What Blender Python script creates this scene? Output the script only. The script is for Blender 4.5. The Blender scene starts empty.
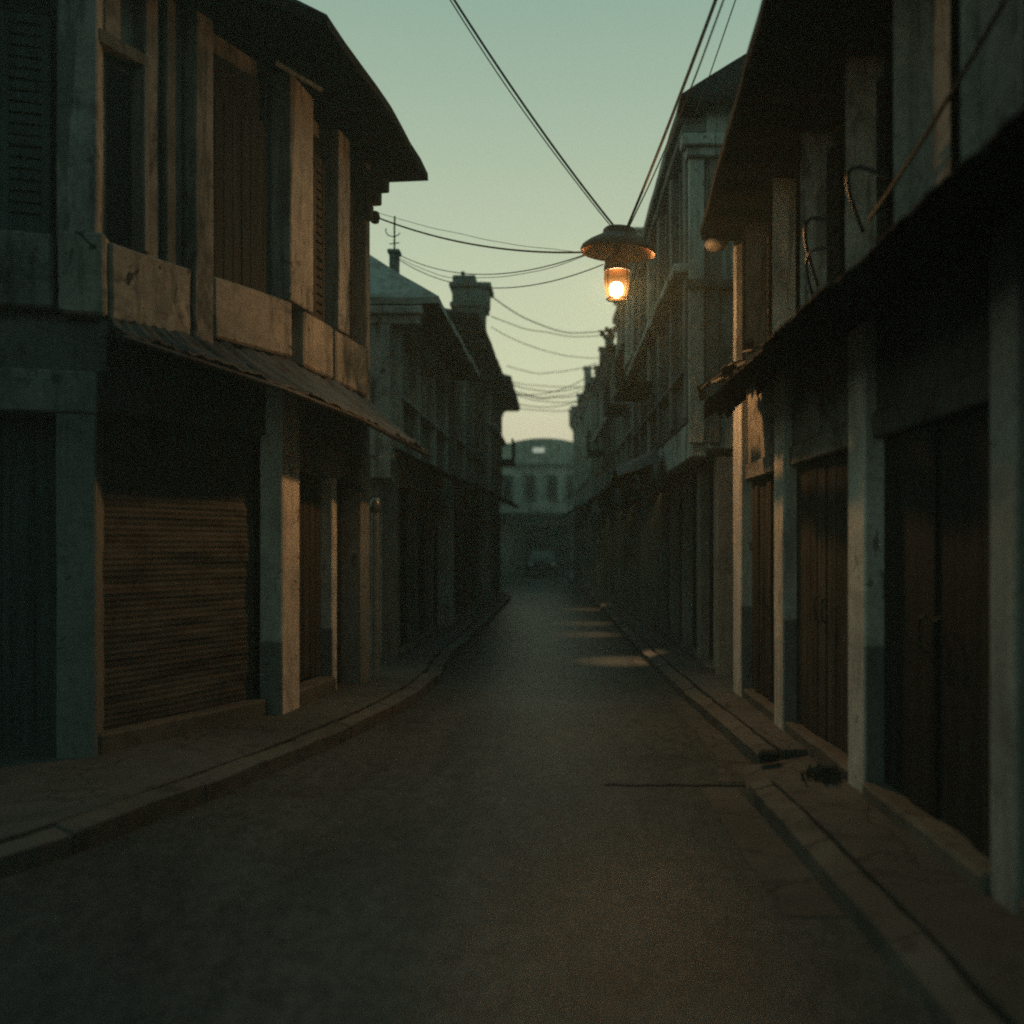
import bpy, bmesh, math, random
from mathutils import Vector, noise as mnoise

R = math.radians
scn = bpy.context.scene
COL = scn.collection
rnd = random.Random(7)

# ------------------------------------------------------------------ camera
F_PX, CX, CY, EYE = 900.0, 550.0, 545.0, 1.7
cam_data = bpy.data.cameras.new("camera")
cam = bpy.data.objects.new("camera", cam_data)
COL.objects.link(cam)
cam.location = (0, 0, EYE)
cam.rotation_euler = (R(90), 0, 0)
cam_data.sensor_width = 36.0
cam_data.lens = F_PX / 1024.0 * 36.0
cam_data.shift_x = -(CX - 512) / 1024.0
cam_data.shift_y = (CY - 512) / 1024.0
cam_data.clip_start = 0.05
cam_data.clip_end = 2000.0
cam_data.dof.use_dof = True
cam_data.dof.focus_distance = 9.0
cam_data.dof.aperture_fstop = 0.65
scn.camera = cam

# ------------------------------------------------------------------ sky
SUN_EL, SUN_ROT = R(1.0), R(0.0)
world = bpy.data.worlds.new("World")
scn.world = world
world.use_nodes = True
nt = world.node_tree
nt.nodes.clear()
w_out = nt.nodes.new("ShaderNodeOutputWorld")
w_bg = nt.nodes.new("ShaderNodeBackground")
w_sky = nt.nodes.new("ShaderNodeTexSky")
w_sky.sky_type = 'NISHITA'
w_sky.sun_disc = False
w_sky.sun_elevation = SUN_EL
w_sky.sun_rotation = SUN_ROT
w_sky.air_density = 1.0
w_sky.dust_density = 2.0
w_tc = nt.nodes.new("ShaderNodeTexCoord")
w_sep = nt.nodes.new("ShaderNodeSeparateXYZ")
w_ramp = nt.nodes.new("ShaderNodeValToRGB")
w_ramp.color_ramp.interpolation = 'B_SPLINE'
els = w_ramp.color_ramp.elements
els[0].position = 0.0
els[0].color = (1.18, 1.22, 0.80, 1)
els[1].position = 1.0
els[1].color = (0.24, 0.48, 0.46, 1)
for p, c in ((0.16, (0.96, 1.02, 0.68)), (0.32, (0.70, 0.81, 0.58)), (0.50, (0.40, 0.585, 0.465)), (0.72, (0.24, 0.45, 0.40))):
    e = els.new(p)
    e.color = (*c, 1)
w_add = nt.nodes.new("ShaderNodeMix")
w_add.data_type = 'RGBA'
w_add.inputs['Factor'].default_value = 0.92
w_mul = nt.nodes.new("ShaderNodeVectorMath")
w_mul.operation = 'SCALE'
w_mul.inputs['Scale'].default_value = 0.10
nt.links.new(w_tc.outputs['Generated'], w_sep.inputs[0])
nt.links.new(w_sep.outputs['Z'], w_ramp.inputs['Fac'])
nt.links.new(w_sky.outputs['Color'], w_mul.inputs[0])
nt.links.new(w_mul.outputs[0], w_add.inputs['A'])
nt.links.new(w_ramp.outputs['Color'], w_add.inputs['B'])
w_back = nt.nodes.new("ShaderNodeMapRange")          # dusk: the sky behind the viewer is the dark, blue side
w_back.interpolation_type = 'SMOOTHSTEP'
w_back.inputs['From Min'].default_value = -0.7
w_back.inputs['From Max'].default_value = 0.6
w_dim = nt.nodes.new("ShaderNodeMix")
w_dim.data_type = 'RGBA'
w_dim.inputs['A'].default_value = (0.28, 0.40, 0.44, 1)
w_dim.inputs['B'].default_value = (1, 1, 1, 1)
w_m2 = nt.nodes.new("ShaderNodeMix")
w_m2.data_type = 'RGBA'
w_m2.blend_type = 'MULTIPLY'
w_m2.inputs['Factor'].default_value = 1.0
nt.links.new(w_sep.outputs['Y'], w_back.inputs['Value'])
nt.links.new(w_back.outputs['Result'], w_dim.inputs['Factor'])
nt.links.new(w_add.outputs['Result'], w_m2.inputs['A'])
nt.links.new(w_dim.outputs['Result'], w_m2.inputs['B'])
nt.links.new(w_m2.outputs['Result'], w_bg.inputs['Color'])
w_bg.inputs['Strength'].default_value = 0.82
nt.links.new(w_bg.outputs[0], w_out.inputs['Surface'])

scn.view_settings.view_transform = 'Standard'
scn.view_settings.look = 'None'
scn.view_settings.exposure = 0.0
scn.view_settings.gamma = 1.0
scn.view_settings.use_curve_mapping = False
scn.cycles.use_denoising = False
scn.cycles.pixel_filter_type = 'BLACKMAN_HARRIS'
scn.cycles.filter_width = 2.1
scn.cycles.max_bounces = 8
scn.cycles.diffuse_bounces = 2
scn.cycles.glossy_bounces = 2
scn.cycles.transparent_max_bounces = 8
scn.cycles.volume_bounces = 0
scn.cycles.volume_step_rate = 4.0
scn.cycles.sample_clamp_indirect = 2.0
scn.cycles.sample_clamp_direct = 12.0

LAMP = Vector((0.70, 9.30, 4.42))          # bulb centre of the street lamp

# ------------------------------------------------------------------ materials
class NB:
    def __init__(s, name):
        s.m = bpy.data.materials.new(name)
        s.m.use_nodes = True
        s.t = s.m.node_tree
        s.b = s.t.nodes["Principled BSDF"]
        s.out = s.t.nodes["Material Output"]
        s.tc = s.t.nodes.new("ShaderNodeTexCoord")
    def link(s, a, b):
        s.t.links.new(a, b)
    def mapped(s, scale=(1, 1, 1), rot=(0, 0, 0)):
        m = s.t.nodes.new("ShaderNodeMapping")
        m.inputs['Scale'].default_value = scale
        m.inputs['Rotation'].default_value = rot
        s.link(s.tc.outputs['Object'], m.inputs['Vector'])
        return m.outputs[0]
    def noise(s, scale, detail=4, rough=0.6, vec=None, dist=0.0):
        n = s.t.nodes.new("ShaderNodeTexNoise")
        n.inputs['Scale'].default_value = scale
        n.inputs['Detail'].default_value = detail
        n.inputs['Roughness'].default_value = rough
        n.inputs['Distortion'].default_value = dist
        s.link(vec if vec is not None else s.mapped(), n.inputs['Vector'])
        return n.outputs['Fac']
    def voronoi(s, scale, feature='F1', vec=None):
        n = s.t.nodes.new("ShaderNodeTexVoronoi")
        n.feature = feature
        n.inputs['Scale'].default_value = scale
        s.link(vec if vec is not None else s.mapped(), n.inputs['Vector'])
        return n.outputs['Distance']
    def wave(s, scale, vec, dist=2.0, dirn='X', detail=2):
        n = s.t.nodes.new("ShaderNodeTexWave")
        n.bands_direction = dirn
        n.inputs['Scale'].default_value = scale
        n.inputs['Distortion'].default_value = dist
        n.inputs['Detail'].default_value = detail
        s.link(vec, n.inputs['Vector'])
        return n.outputs['Fac']
    def step(s, fac, lo, hi):
        n = s.t.nodes.new("ShaderNodeMapRange")
        n.interpolation_type = 'SMOOTHSTEP'
        n.inputs['From Min'].default_value = lo
        n.inputs['From Max'].default_value = hi
        s.link(fac, n.inputs['Value'])
        return n.outputs['Result']
    def rgb(s, c):
        n = s.t.nodes.new("ShaderNodeRGB")
        n.outputs[0].default_value = (*c, 1)
        return n.outputs[0]
    def mix(s, fac, a, b, mode='MIX'):
        n = s.t.nodes.new("ShaderNodeMix")
        n.data_type = 'RGBA'
        n.blend_type = mode
        if hasattr(fac, 'links'):
            s.link(fac, n.inputs['Factor'])
        else:
            n.inputs['Factor'].default_value = fac
        for k, v in (('A', a), ('B', b)):
            if hasattr(v, 'links'):
                s.link(v, n.inputs[k])
            else:
                n.inputs[k].default_value = (*v, 1)
        return n.outputs['Result']
    def math(s, op, a, b=0.0):
        n = s.t.nodes.new("ShaderNodeMath")
        n.operation = op
        for i, v in enumerate((a, b)):
            if hasattr(v, 'links'):
                s.link(v, n.inputs[i])
            else:
                n.inputs[i].default_value = v
        return n.outputs[0]
    def z(s):
        n = s.t.nodes.new("ShaderNodeSeparateXYZ")
        s.link(s.tc.outputs['Object'], n.inputs[0])
        return n.outputs['Z']
    def bump(s, h, strength=0.4, dist=0.02):
        n = s.t.nodes.new("ShaderNodeBump")
        n.inputs['Strength'].default_value = strength
        n.inputs['Distance'].default_value = dist
        s.link(h, n.inputs['Height'])
        s.link(n.outputs[0], s.b.inputs['Normal'])
    def fin(s, col, rough=0.85, spec=0.3, metal=0.0):
        if hasattr(col, 'links'):
            s.link(col, s.b.inputs['Base Color'])
        else:
            s.b.inputs['Base Color'].default_value = (*col, 1)
        if hasattr(rough, 'links'):
            s.link(rough, s.b.inputs['Roughness'])
        else:
            s.b.inputs['Roughness'].default_value = rough
        s.b.inputs['Specular IOR Level'].default_value = spec
        s.b.inputs['Metallic'].default_value = metal
        return s.m

def plaster(name, base, mould=(0.030, 0.034, 0.031), brick=(0.06, 0.048, 0.038), stain=1.0, runs=0.5, chips=0.7, dado=None, dado_col=None):
    n = NB(name)
    off = n.mapped()
    big = n.noise(0.9, 5, 0.65, off, 0.6)
    mid = n.noise(3.4, 7, 0.7, off, 0.5)
    blot = n.noise(1.0, 7, 0.72, n.mapped((1.7, 1.7, 1.2)), 1.0)
    fine = n.noise(30.0, 5, 0.7, off)
    streak = n.noise(1.0, 6, 0.68, n.mapped((3.2, 3.2, 0.75)), 1.0)
    drip = n.math('MULTIPLY', n.noise(1.0, 4, 0.6, n.mapped((7.5, 7.5, 0.5)), 0.6), n.math('ADD', 0.5, n.noise(1.6, 4, 0.65)))
    c = n.mix(n.step(big, 0.35, 0.68), base, tuple(x * 0.66 for x in base))
    c = n.mix(n.math('MULTIPLY', n.step(mid, 0.42, 0.70), 0.45 * stain), c, tuple(x * 0.45 for x in base))
    if dado:
        zz = n.math('ADD', n.z(), n.math('MULTIPLY', mid, 0.03))
        gn = n.t.nodes.new("ShaderNodeNewGeometry")
        sx_ = n.t.nodes.new("ShaderNodeSeparateXYZ")
        n.link(gn.outputs['True Normal'], sx_.inputs[0])
        side = n.step(n.math('MULTIPLY', sx_.outputs['Y'], -1.0), 0.6, 0.8)
        c = n.mix(n.math('MULTIPLY', n.math('MULTIPLY', n.step(zz, dado + 0.03, dado - 0.01), side), 0.8), c, dado_col)
    c = n.mix(n.math('MULTIPLY', n.step(blot, 0.50, 0.68), 0.75 * stain), c, mould)
    c = n.mix(n.math('MULTIPLY', n.step(streak, 0.50, 0.70), 0.75 * runs), c, mould)
    c = n.mix(n.math('MULTIPLY', n.step(drip, 0.52, 0.66), 0.7 * runs), c, mould)
    chip = n.step(n.noise(5.0, 5, 0.62, n.mapped((1.0, 1.0, 0.8)), 0.5), 0.655, 0.675)
    peel = n.step(n.noise(2.25, 7, 0.70, n.mapped((1.1, 1.1, 0.9)), 0.8), 0.635, 0.65)
    gone = n.math('MAXIMUM', chip, peel)
    c = n.mix(n.math('MULTIPLY', gone, chips), c, brick)
    c = n.mix(0.5, c, n.mix(n.step(fine, 0.35, 0.62), (0.55, 0.55, 0.55), (1.05, 1.05, 1.05)), 'MULTIPLY')
    h = n.math('ADD', n.math('MULTIPLY', fine, 0.15), n.math('SUBTRACT', n.math('MULTIPLY', mid, 0.8), n.math('MULTIPLY', gone, 0.6 * chips)))
    n.bump(h, 0.55, 0.03)
    return n.fin(c, 0.9, 0.15)

def wood(name, base, dark, scale=14.0, rough=0.75, streak_z=0.5, spec=0.12):
    n = NB(name)
    g = n.noise(1.0, 6, 0.7, n.mapped((scale, scale, streak_z)), 0.3)
    g2 = n.noise(1.0, 4, 0.65, n.mapped((scale * 4, scale * 4, streak_z * 2.5)), 0.2)
    big = n.noise(1.4, 4, 0.6)
    c = n.mix(n.step(g, 0.34, 0.66), base, dark)
    c = n.mix(n.math('MULTIPLY', n.step(g2, 0.5, 0.68), 0.7), c, tuple(x * 0.4 for x in dark))
    c = n.mix(n.math('MULTIPLY', n.step(big, 0.45, 0.7), 0.6), c, dark)
    n.bump(n.math('ADD', g, n.math('MULTIPLY', g2, 0.6)), 0.5, 0.012)
    return n.fin(c, rough, spec)

def metal_sheet(name, base, rust, rough=0.55, metal=0.35, rust_amt=(0.46, 0.62), spec=0.4):
    n = NB(name)
    a = n.noise(3.2, 6, 0.7, None, 0.5)
    b = n.noise(22.0, 4, 0.6)
    st = n.noise(1.0, 4, 0.6, n.mapped((9, 9, 1.2)))
    c = n.mix(n.step(a, *rust_amt), base, rust)
    c = n.mix(n.math('MULTIPLY', n.step(st, 0.5, 0.7), 0.6), c, tuple(x * 0.45 for x in base))
    n.bump(n.math('ADD', n.math('MULTIPLY', a, 0.6), n.math('MULTIPLY', b, 0.3)), 0.35, 0.01)
    r = n.math('ADD', n.math('MULTIPLY', a, 0.3), rough - 0.1)
    return n.fin(c, r, spec, metal)

def concrete(name, base, dirt, crack=True, rough=0.85):
    n = NB(name)
    big = n.noise(0.8, 5, 0.65, None, 0.5)
    mid = n.noise(5.5, 6, 0.7, None, 0.3)
    fine = n.noise(70.0, 3, 0.7)
    c = n.mix(n.step(big, 0.36, 0.66), base, tuple(x * 0.6 for x in base))
    c = n.mix(n.math('MULTIPLY', n.step(mid, 0.5, 0.68), 0.75), c, dirt)
    h = n.math('ADD', n.math('MULTIPLY', mid, 0.8), n.math('MULTIPLY', fine, 0.3))
    if crack:
        warp = n.t.nodes.new("ShaderNodeVectorMath")
        warp.operation = 'ADD'
        n.link(n.mapped((0.9, 0.9, 0.9)), warp.inputs[0])
        wn = n.t.nodes.new("ShaderNodeTexNoise")
        wn.inputs['Scale'].default_value = 2.5
        wn.inputs['Detail'].default_value = 5
        n.link(n.mapped(), wn.inputs['Vector'])
        sc = n.t.nodes.new("ShaderNodeVectorMath")
        sc.operation = 'SCALE'
        sc.inputs['Scale'].default_value = 0.5
        n.link(wn.outputs['Color'], sc.inputs[0])
        n.link(sc.outputs[0], warp.inputs[1])
        v = n.voronoi(1.0, 'DISTANCE_TO_EDGE', warp.outputs[0])
        ck = n.step(v, 0.012, 0.004)
        c = n.mix(n.math('MULTIPLY', ck, 0.5), c, tuple(x * 0.3 for x in dirt))
        h = n.math('SUBTRACT', h, n.math('MULTIPLY', ck, 1.0))
    c = n.mix(0.6, c, n.mix(n.step(fine, 0.3, 0.7), (0.6, 0.6, 0.6), (1, 1, 1)), 'MULTIPLY')
    n.bump(h, 0.6, 0.02)
    return n.fin(c, rough, 0.3)

def asphalt(name):
    n = NB(name)
    fine = n.noise(80.0, 4, 0.8)
    grit = n.voronoi(95.0)
    mid = n.noise(3.0, 6, 0.7, n.mapped((1.0, 0.55, 1.0)), 0.4)
    big = n.noise(0.42, 5, 0.6, n.mapped((1.6, 0.6, 1)), 0.8)
    along = n.noise(1.0, 4, 0.6, n.mapped((2.2, 0.12, 1)))
    across = n.noise(1.0, 3, 0.6, n.mapped((0.25, 1.1, 1)), 0.3)
    c = n.mix(n.step(big, 0.38, 0.62), (0.094, 0.098, 0.094), (0.060, 0.064, 0.062))
    c = n.mix(n.math('MULTIPLY', n.step(along, 0.5, 0.72), 0.5), c, (0.105, 0.106, 0.098))
    c = n.mix(n.math('MULTIPLY', n.step(across, 0.55, 0.72), 0.45), c, (0.045, 0.047, 0.046))
    c = n.mix(n.math('MULTIPLY', n.step(mid, 0.55, 0.72), 0.5), c, (0.040, 0.042, 0.041))
    stone = n.step(n.noise(45.0, 4, 0.85), 0.56, 0.64)
    blot = n.noise(9.0, 6, 0.75, n.mapped((1.0, 0.7, 1)), 0.4)
    c = n.mix(0.7, c, n.mix(n.step(blot, 0.35, 0.65), (0.62, 0.62, 0.62), (1.22, 1.22, 1.2)), 'MULTIPLY')
    c = n.mix(0.85, c, n.mix(n.step(fine, 0.34, 0.66), (0.30, 0.30, 0.30), (1.35, 1.35, 1.3)), 'MULTIPLY')
    c = n.mix(n.math('MULTIPLY', stone, 0.5), c, (0.11, 0.108, 0.098))
    h = n.math('ADD', n.math('MULTIPLY', fine, 0.5), n.math('ADD', n.math('MULTIPLY', grit, 0.6), n.math('MULTIPLY', mid, 0.7)))
    n.bump(h, 0.35, 0.010)
    r = n.math('ADD', 0.15, n.math('MULTIPLY', n.math('ADD', mid, big), 0.14))
    return n.fin(c, r, 0.055)

def plain(name, col, rough=0.6, metal=0.0, spec=0.4, var=0.5):
    n = NB(name)
    a = n.noise(9.0, 5, 0.65)
    c = n.mix(n.math('MULTIPLY', n.step(a, 0.4, 0.68), var), col, tuple(x * 0.45 for x in col))
    return n.fin(c, rough, spec, metal)

M = {}
M['plaster'] = plaster('plaster_grey', (0.22, 0.215, 0.195), stain=1.2, runs=0.9)
M['plaster_pale'] = plaster('plaster_pale', (0.30, 0.295, 0.27), stain=1.0, runs=0.85)
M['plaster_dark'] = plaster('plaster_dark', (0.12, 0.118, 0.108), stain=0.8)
M['plaster_warm'] = plaster('plaster_warm', (0.30, 0.28, 0.245), brick=(0.026, 0.023, 0.020), stain=1.15, runs=0.55, chips=0.95)
M['plaster_mouldy'] = plaster('plaster_mouldy', (0.24, 0.235, 0.215), stain=1.15, runs=0.9)
M['plaster_teal'] = plaster('plaster_teal', (0.24, 0.285, 0.27), stain=0.9, runs=0.7)
M['column'] = plaster('column_paint', (0.78, 0.73, 0.65), stain=0.4, runs=0.3, chips=0.7, dado=1.08, dado_col=(0.10, 0.105, 0.10))
M['column_left'] = plaster('column_paint_left', (0.80, 0.75, 0.67), stain=0.4, runs=0.3, chips=0.7, dado=0.82, dado_col=(0.09, 0.095, 0.09))
M['column_plain'] = plaster('column_plain', (0.34, 0.325, 0.295), stain=0.35, runs=0.3)
M['column_blue'] = plaster('column_blue', (0.20, 0.208, 0.198), stain=0.7, runs=0.7)
M['wood_dark'] = wood('wood_dark', (0.031, 0.030, 0.026), (0.012, 0.012, 0.011))
M['wood_black'] = wood('wood_black', (0.028, 0.027, 0.024), (0.012, 0.012, 0.011))
M['wood_brown'] = wood('wood_brown', (0.085, 0.073, 0.055), (0.026, 0.023, 0.018), 11.0)
M['wood_grey'] = wood('wood_grey', (0.20, 0.20, 0.18), (0.09, 0.09, 0.08))
M['wood_blue'] = wood('wood_blue', (0.055, 0.072, 0.078), (0.025, 0.033, 0.037))
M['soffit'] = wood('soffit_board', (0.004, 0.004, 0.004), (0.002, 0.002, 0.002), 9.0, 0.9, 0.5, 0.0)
M['roof'] = metal_sheet('roof_sheet', (0.020, 0.020, 0.019), (0.018, 0.014, 0.011), 0.9, 0.0, spec=0.05)
M['roof_grey'] = metal_sheet('roof_sheet_grey', (0.40, 0.42, 0.39), (0.24, 0.22, 0.19), 0.7, 0.0)
M['tin'] = metal_sheet('awning_tin', (0.060, 0.064, 0.064), (0.036, 0.028, 0.022), 0.6, 0.1, spec=0.25)
M['tin_dark'] = metal_sheet('awning_tin_dark', (0.018, 0.018, 0.017), (0.020, 0.015, 0.011), 0.9, 0.0, spec=0.05)
M['shutter'] = metal_sheet('roller_shutter_sheet', (0.050, 0.047, 0.039), (0.034, 0.027, 0.020), 0.7, 0.05)
M['asphalt'] = asphalt('asphalt')
M['pavement'] = concrete('pavement_slab', (0.105, 0.102, 0.092), (0.036, 0.035, 0.031))
M['kerb'] = concrete('kerb_stone', (0.12, 0.113, 0.098), (0.030, 0.029, 0.025), crack=False)
M['gutter'] = concrete('gutter_strip', (0.085, 0.083, 0.074), (0.036, 0.035, 0.031))
M['step'] = concrete('door_step', (0.15, 0.135, 0.11), (0.05, 0.044, 0.036), crack=False)
M['soil'] = concrete('bare_ground', (0.06, 0.056, 0.048), (0.03, 0.028, 0.024), crack=False)
M['grime'] = plain('grime', (0.018, 0.018, 0.016), 0.9, var=0.6)
M['cable'] = plain('cable_rubber', (0.012, 0.013, 0.012), 0.6)
M['iron'] = plain('old_iron', (0.030, 0.027, 0.023), 0.6, 0.4)
M['pale_paint'] = plain('pale_paint', (0.42, 0.41, 0.36), 0.5)
M['old_globe'] = plain('old_globe', (0.12, 0.115, 0.10), 0.5)
M['zinc'] = plain('zinc_pipe', (0.34, 0.33, 0.29), 0.35, 0.6)
M['enamel_in'] = plain('enamel_inside', (0.62, 0.52, 0.42), 0.45, var=0.3)
M['enamel_out'] = plain('enamel_outside', (0.020, 0.017, 0.014), 0.6, 0.0)
M['shield_black'] = plain('light_shield_black', (0.0015, 0.0012, 0.001), 1.0, 0.0, 0.0)  # black of the added plate that blocks light inside the lamp jar
M['fog_plaster'] = plaster('plaster_light', (0.66, 0.66, 0.60), stain=0.75, runs=0.85)  # base made paler, puts haze over the row houses into the colour
M['car_paint'] = plain('car_paint', (0.010, 0.012, 0.013), 0.55, 0.0, 0.2, 0.2)
M['car_glass'] = plain('car_glass', (0.03, 0.035, 0.035), 0.25, 0.0, 0.3, 0.0)
M['headlight'] = plain('headlight_glass', (0.5, 0.5, 0.46), 0.1, 0.2, 0.8, 0.0)
M['tyre'] = plain('tyre', (0.012, 0.012, 0.012), 0.85)
M['weed'] = plain('weed_leaf', (0.055, 0.053, 0.035), 0.7)
M['void'] = plain('dark_room', (0.012, 0.013, 0.013), 0.9)

def emission(name, col, strength):
    m = bpy.data.materials.new(name)
    m.use_nodes = True
    t = m.node_tree
    t.nodes.clear()
    o = t.nodes.new("ShaderNodeOutputMaterial")
    e = t.nodes.new("ShaderNodeEmission")
    e.inputs['Color'].default_value = (*col, 1)
    e.inputs['Strength'].default_value = strength
    t.links.new(e.outputs[0], o.inputs['Surface'])
    return m
M['bulb'] = emission('glowing_bulb', (1.0, 0.61, 0.34), 1500.0)
M['sky_glow_pane'] = emission('sky_glow_pane', (0.75, 0.85, 0.68), 0.55)  # glow standing in for sky behind an opening

def lamp_glass():
    m = bpy.data.materials.new('amber_lamp_glass')
    m.use_nodes = True
    t = m.node_tree
    t.nodes.clear()
    o = t.nodes.new("ShaderNodeOutputMaterial")
    tr = t.nodes.new("ShaderNodeBsdfTransparent")
    tc = t.nodes.new("ShaderNodeTexCoord")
    sp = t.nodes.new("ShaderNodeSeparateXYZ")
    mr = t.nodes.new("ShaderNodeMapRange")
    mr.interpolation_type = 'SMOOTHSTEP'
    mr.inputs['From Min'].default_value = -0.62      # clear bowl
    mr.inputs['From Max'].default_value = -0.52      # dark shoulder added to cut the upward lamplight
    mxc = t.nodes.new("ShaderNodeMix")
    mxc.data_type = 'RGBA'
    mxc.inputs['A'].default_value = (1.0, 0.84, 0.58, 1)
    mxc.inputs['B'].default_value = (0.05, 0.022, 0.007, 1)
    t.links.new(tc.outputs['Object'], sp.inputs[0])
    t.links.new(sp.outputs['Z'], mr.inputs['Value'])
    t.links.new(mr.outputs['Result'], mxc.inputs['Factor'])
    t.links.new(mxc.outputs['Result'], tr.inputs['Color'])
    tl = t.nodes.new("ShaderNodeBsdfTranslucent")
    tl.inputs['Color'].default_value = (0.85, 0.48, 0.18, 1)
    mx1 = t.nodes.new("ShaderNodeMixShader")
    mx1.inputs['Fac'].default_value = 0.0015
    t.links.new(tr.outputs[0], mx1.inputs[1])
    t.links.new(tl.outputs[0], mx1.inputs[2])
    t.links.new(mx1.outputs[0], o.inputs['Surface'])
    return m
M['lamp_glass'] = lamp_glass()

# ------------------------------------------------------------------ mesh helpers
class MB:
    """collects shapes in world coordinates and links them as ONE mesh object"""
    def __init__(s):
        s.bm = bmesh.new()
    def hexa(s, pts):
        v = [s.bm.verts.new(p) for p in pts]
        for f in ((0, 3, 2, 1), (4, 5, 6, 7), (0, 1, 5, 4), (1, 2, 6, 5), (2, 3, 7, 6), (3, 0, 4, 7)):
            s.bm.faces.new([v[i] for i in f])
        return s
    def box(s, x0, x1, y0, y1, z0, z1):
        return s.hexa([(x0, y0, z0), (x1, y0, z0), (x1, y1, z0), (x0, y1, z0), (x0, y0, z1), (x1, y0, z1), (x1, y1, z1), (x0, y1, z1)])
    def prism(s, poly, z0, z1):
        lo = [s.bm.verts.new((p[0], p[1], z0)) for p in poly]
        hi = [s.bm.verts.new((p[0], p[1], z1)) for p in poly]
        n = len(poly)
        s.bm.faces.new(lo[::-1])
        s.bm.faces.new(hi)
        for i in range(n):
            j = (i + 1) % n
            s.bm.faces.new([lo[i], lo[j], hi[j], hi[i]])
        return s
    def slab(s, top, thick):
        """thick sheet under a list of top quads/tris sharing points by value"""
        cache = {}
        def vv(p, low):
            k = (round(p[0], 4), round(p[1], 4), round(p[2], 4), low)
            if k not in cache:
                cache[k] = s.bm.verts.new((p[0], p[1], p[2] - (thick if low else 0)))
            return cache[k]
        edges = {}
        for f in top:
            s.bm.faces.new([vv(p, False) for p in f])
            s.bm.faces.new([vv(p, True) for p in f[::-1]])
            for i in range(len(f)):
                a, b = f[i], f[(i + 1) % len(f)]
                ka = tuple(round(c, 4) for c in a); kb = tuple(round(c, 4) for c in b)
                if (kb, ka) in edges:
                    del edges[(kb, ka)]
                else:
                    edges[(ka, kb)] = (a, b)
        for a, b in edges.values():
            s.bm.faces.new([vv(b, False), vv(a, False), vv(a, True), vv(b, True)])
        return s
    def lathe(s, c, prof, n=24, tilt=None):
        rings = []
        for r, z in prof:
            ring = []
            for i in range(n):
                a = 2 * math.pi * i / n
                p = Vector((r * math.cos(a), r * math.sin(a), z))
                if tilt is not None:
                    p.rotate(tilt)
                ring.append(s.bm.verts.new(Vector(c) + p))
            rings.append(ring)
        for a, b in zip(rings, rings[1:]):
            for i in range(n):
                j = (i + 1) % n
                s.bm.faces.new([a[i], a[j], b[j], b[i]])
        return s
    def tube(s, pts, r, n=6):
        pts = [Vector(p) for p in pts]
        rings = []
        for i, p in enumerate(pts):
            d = (pts[min(i + 1, len(pts) - 1)] - pts[max(i - 1, 0)]).normalized()
            up = Vector((0, 0, 1)) if abs(d.z) < 0.95 else Vector((1, 0, 0))
            a = d.cross(up).normalized()
            b = d.cross(a).normalized()
            rr = r if not callable(r) else r(i / max(1, len(pts) - 1))
            rings.append([s.bm.verts.new(p + (a * math.cos(2 * math.pi * k / n) + b * math.sin(2 * math.pi * k / n)) * rr) for k in range(n)])
        for a, b in zip(rings, rings[1:]):
            for i in range(n):
                j = (i + 1) % n
                s.bm.faces.new([a[i], a[j], b[j], b[i]])
        s.bm.faces.new(rings[0][::-1])
        s.bm.faces.new(rings[-1])
        return s
    def build(s, name, mat, parent=None, bevel=0.0, rough=0.0, cell=0.35, smooth=False, origin=None):
        bm = s.bm
        if bevel:
            bmesh.ops.bevel(bm, geom=bm.edges[:], offset=bevel, segments=1, affect='EDGES', clamp_overlap=True)
        if rough:
            for _ in range(5):
                es = [e for e in bm.edges if e.calc_length() > cell * 1.6]
                if not es or len(bm.verts) > 60000:
                    break
                bmesh.ops.subdivide_edges(bm, edges=es, cuts=1)
                bmesh.ops.triangulate(bm, faces=[f for f in bm.faces if len(f.verts) > 4])
            for v in bm.verts:
                v.co += (mnoise.noise_vector(v.co * 1.7) * 0.7 + mnoise.noise_vector(v.co * 6.1) * 0.5) * rough
        bmesh.ops.recalc_face_normals(bm, faces=bm.faces[:])
        me = bpy.data.meshes.new(name)
        base = Vector((0, 0, 0))
        if parent is not None:
            q = parent
            while q is not None:
                base += q.location
                q = q.parent
        elif origin is not None:
            base = Vector(origin)
        bm.transform(__import__('mathutils').Matrix.Translation(-base))
        bm.to_mesh(me)
        bm.free()
        if smooth:
            for p in me.polygons:
                p.use_smooth = True
        o = bpy.data.objects.new(name, me)
        if mat is not None:
            me.materials.append(M[mat] if isinstance(mat, str) else mat)
        COL.objects.link(o)
        if parent is not None:
            o.parent = parent
        elif origin is not None:
            o.location = base
        return o

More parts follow.
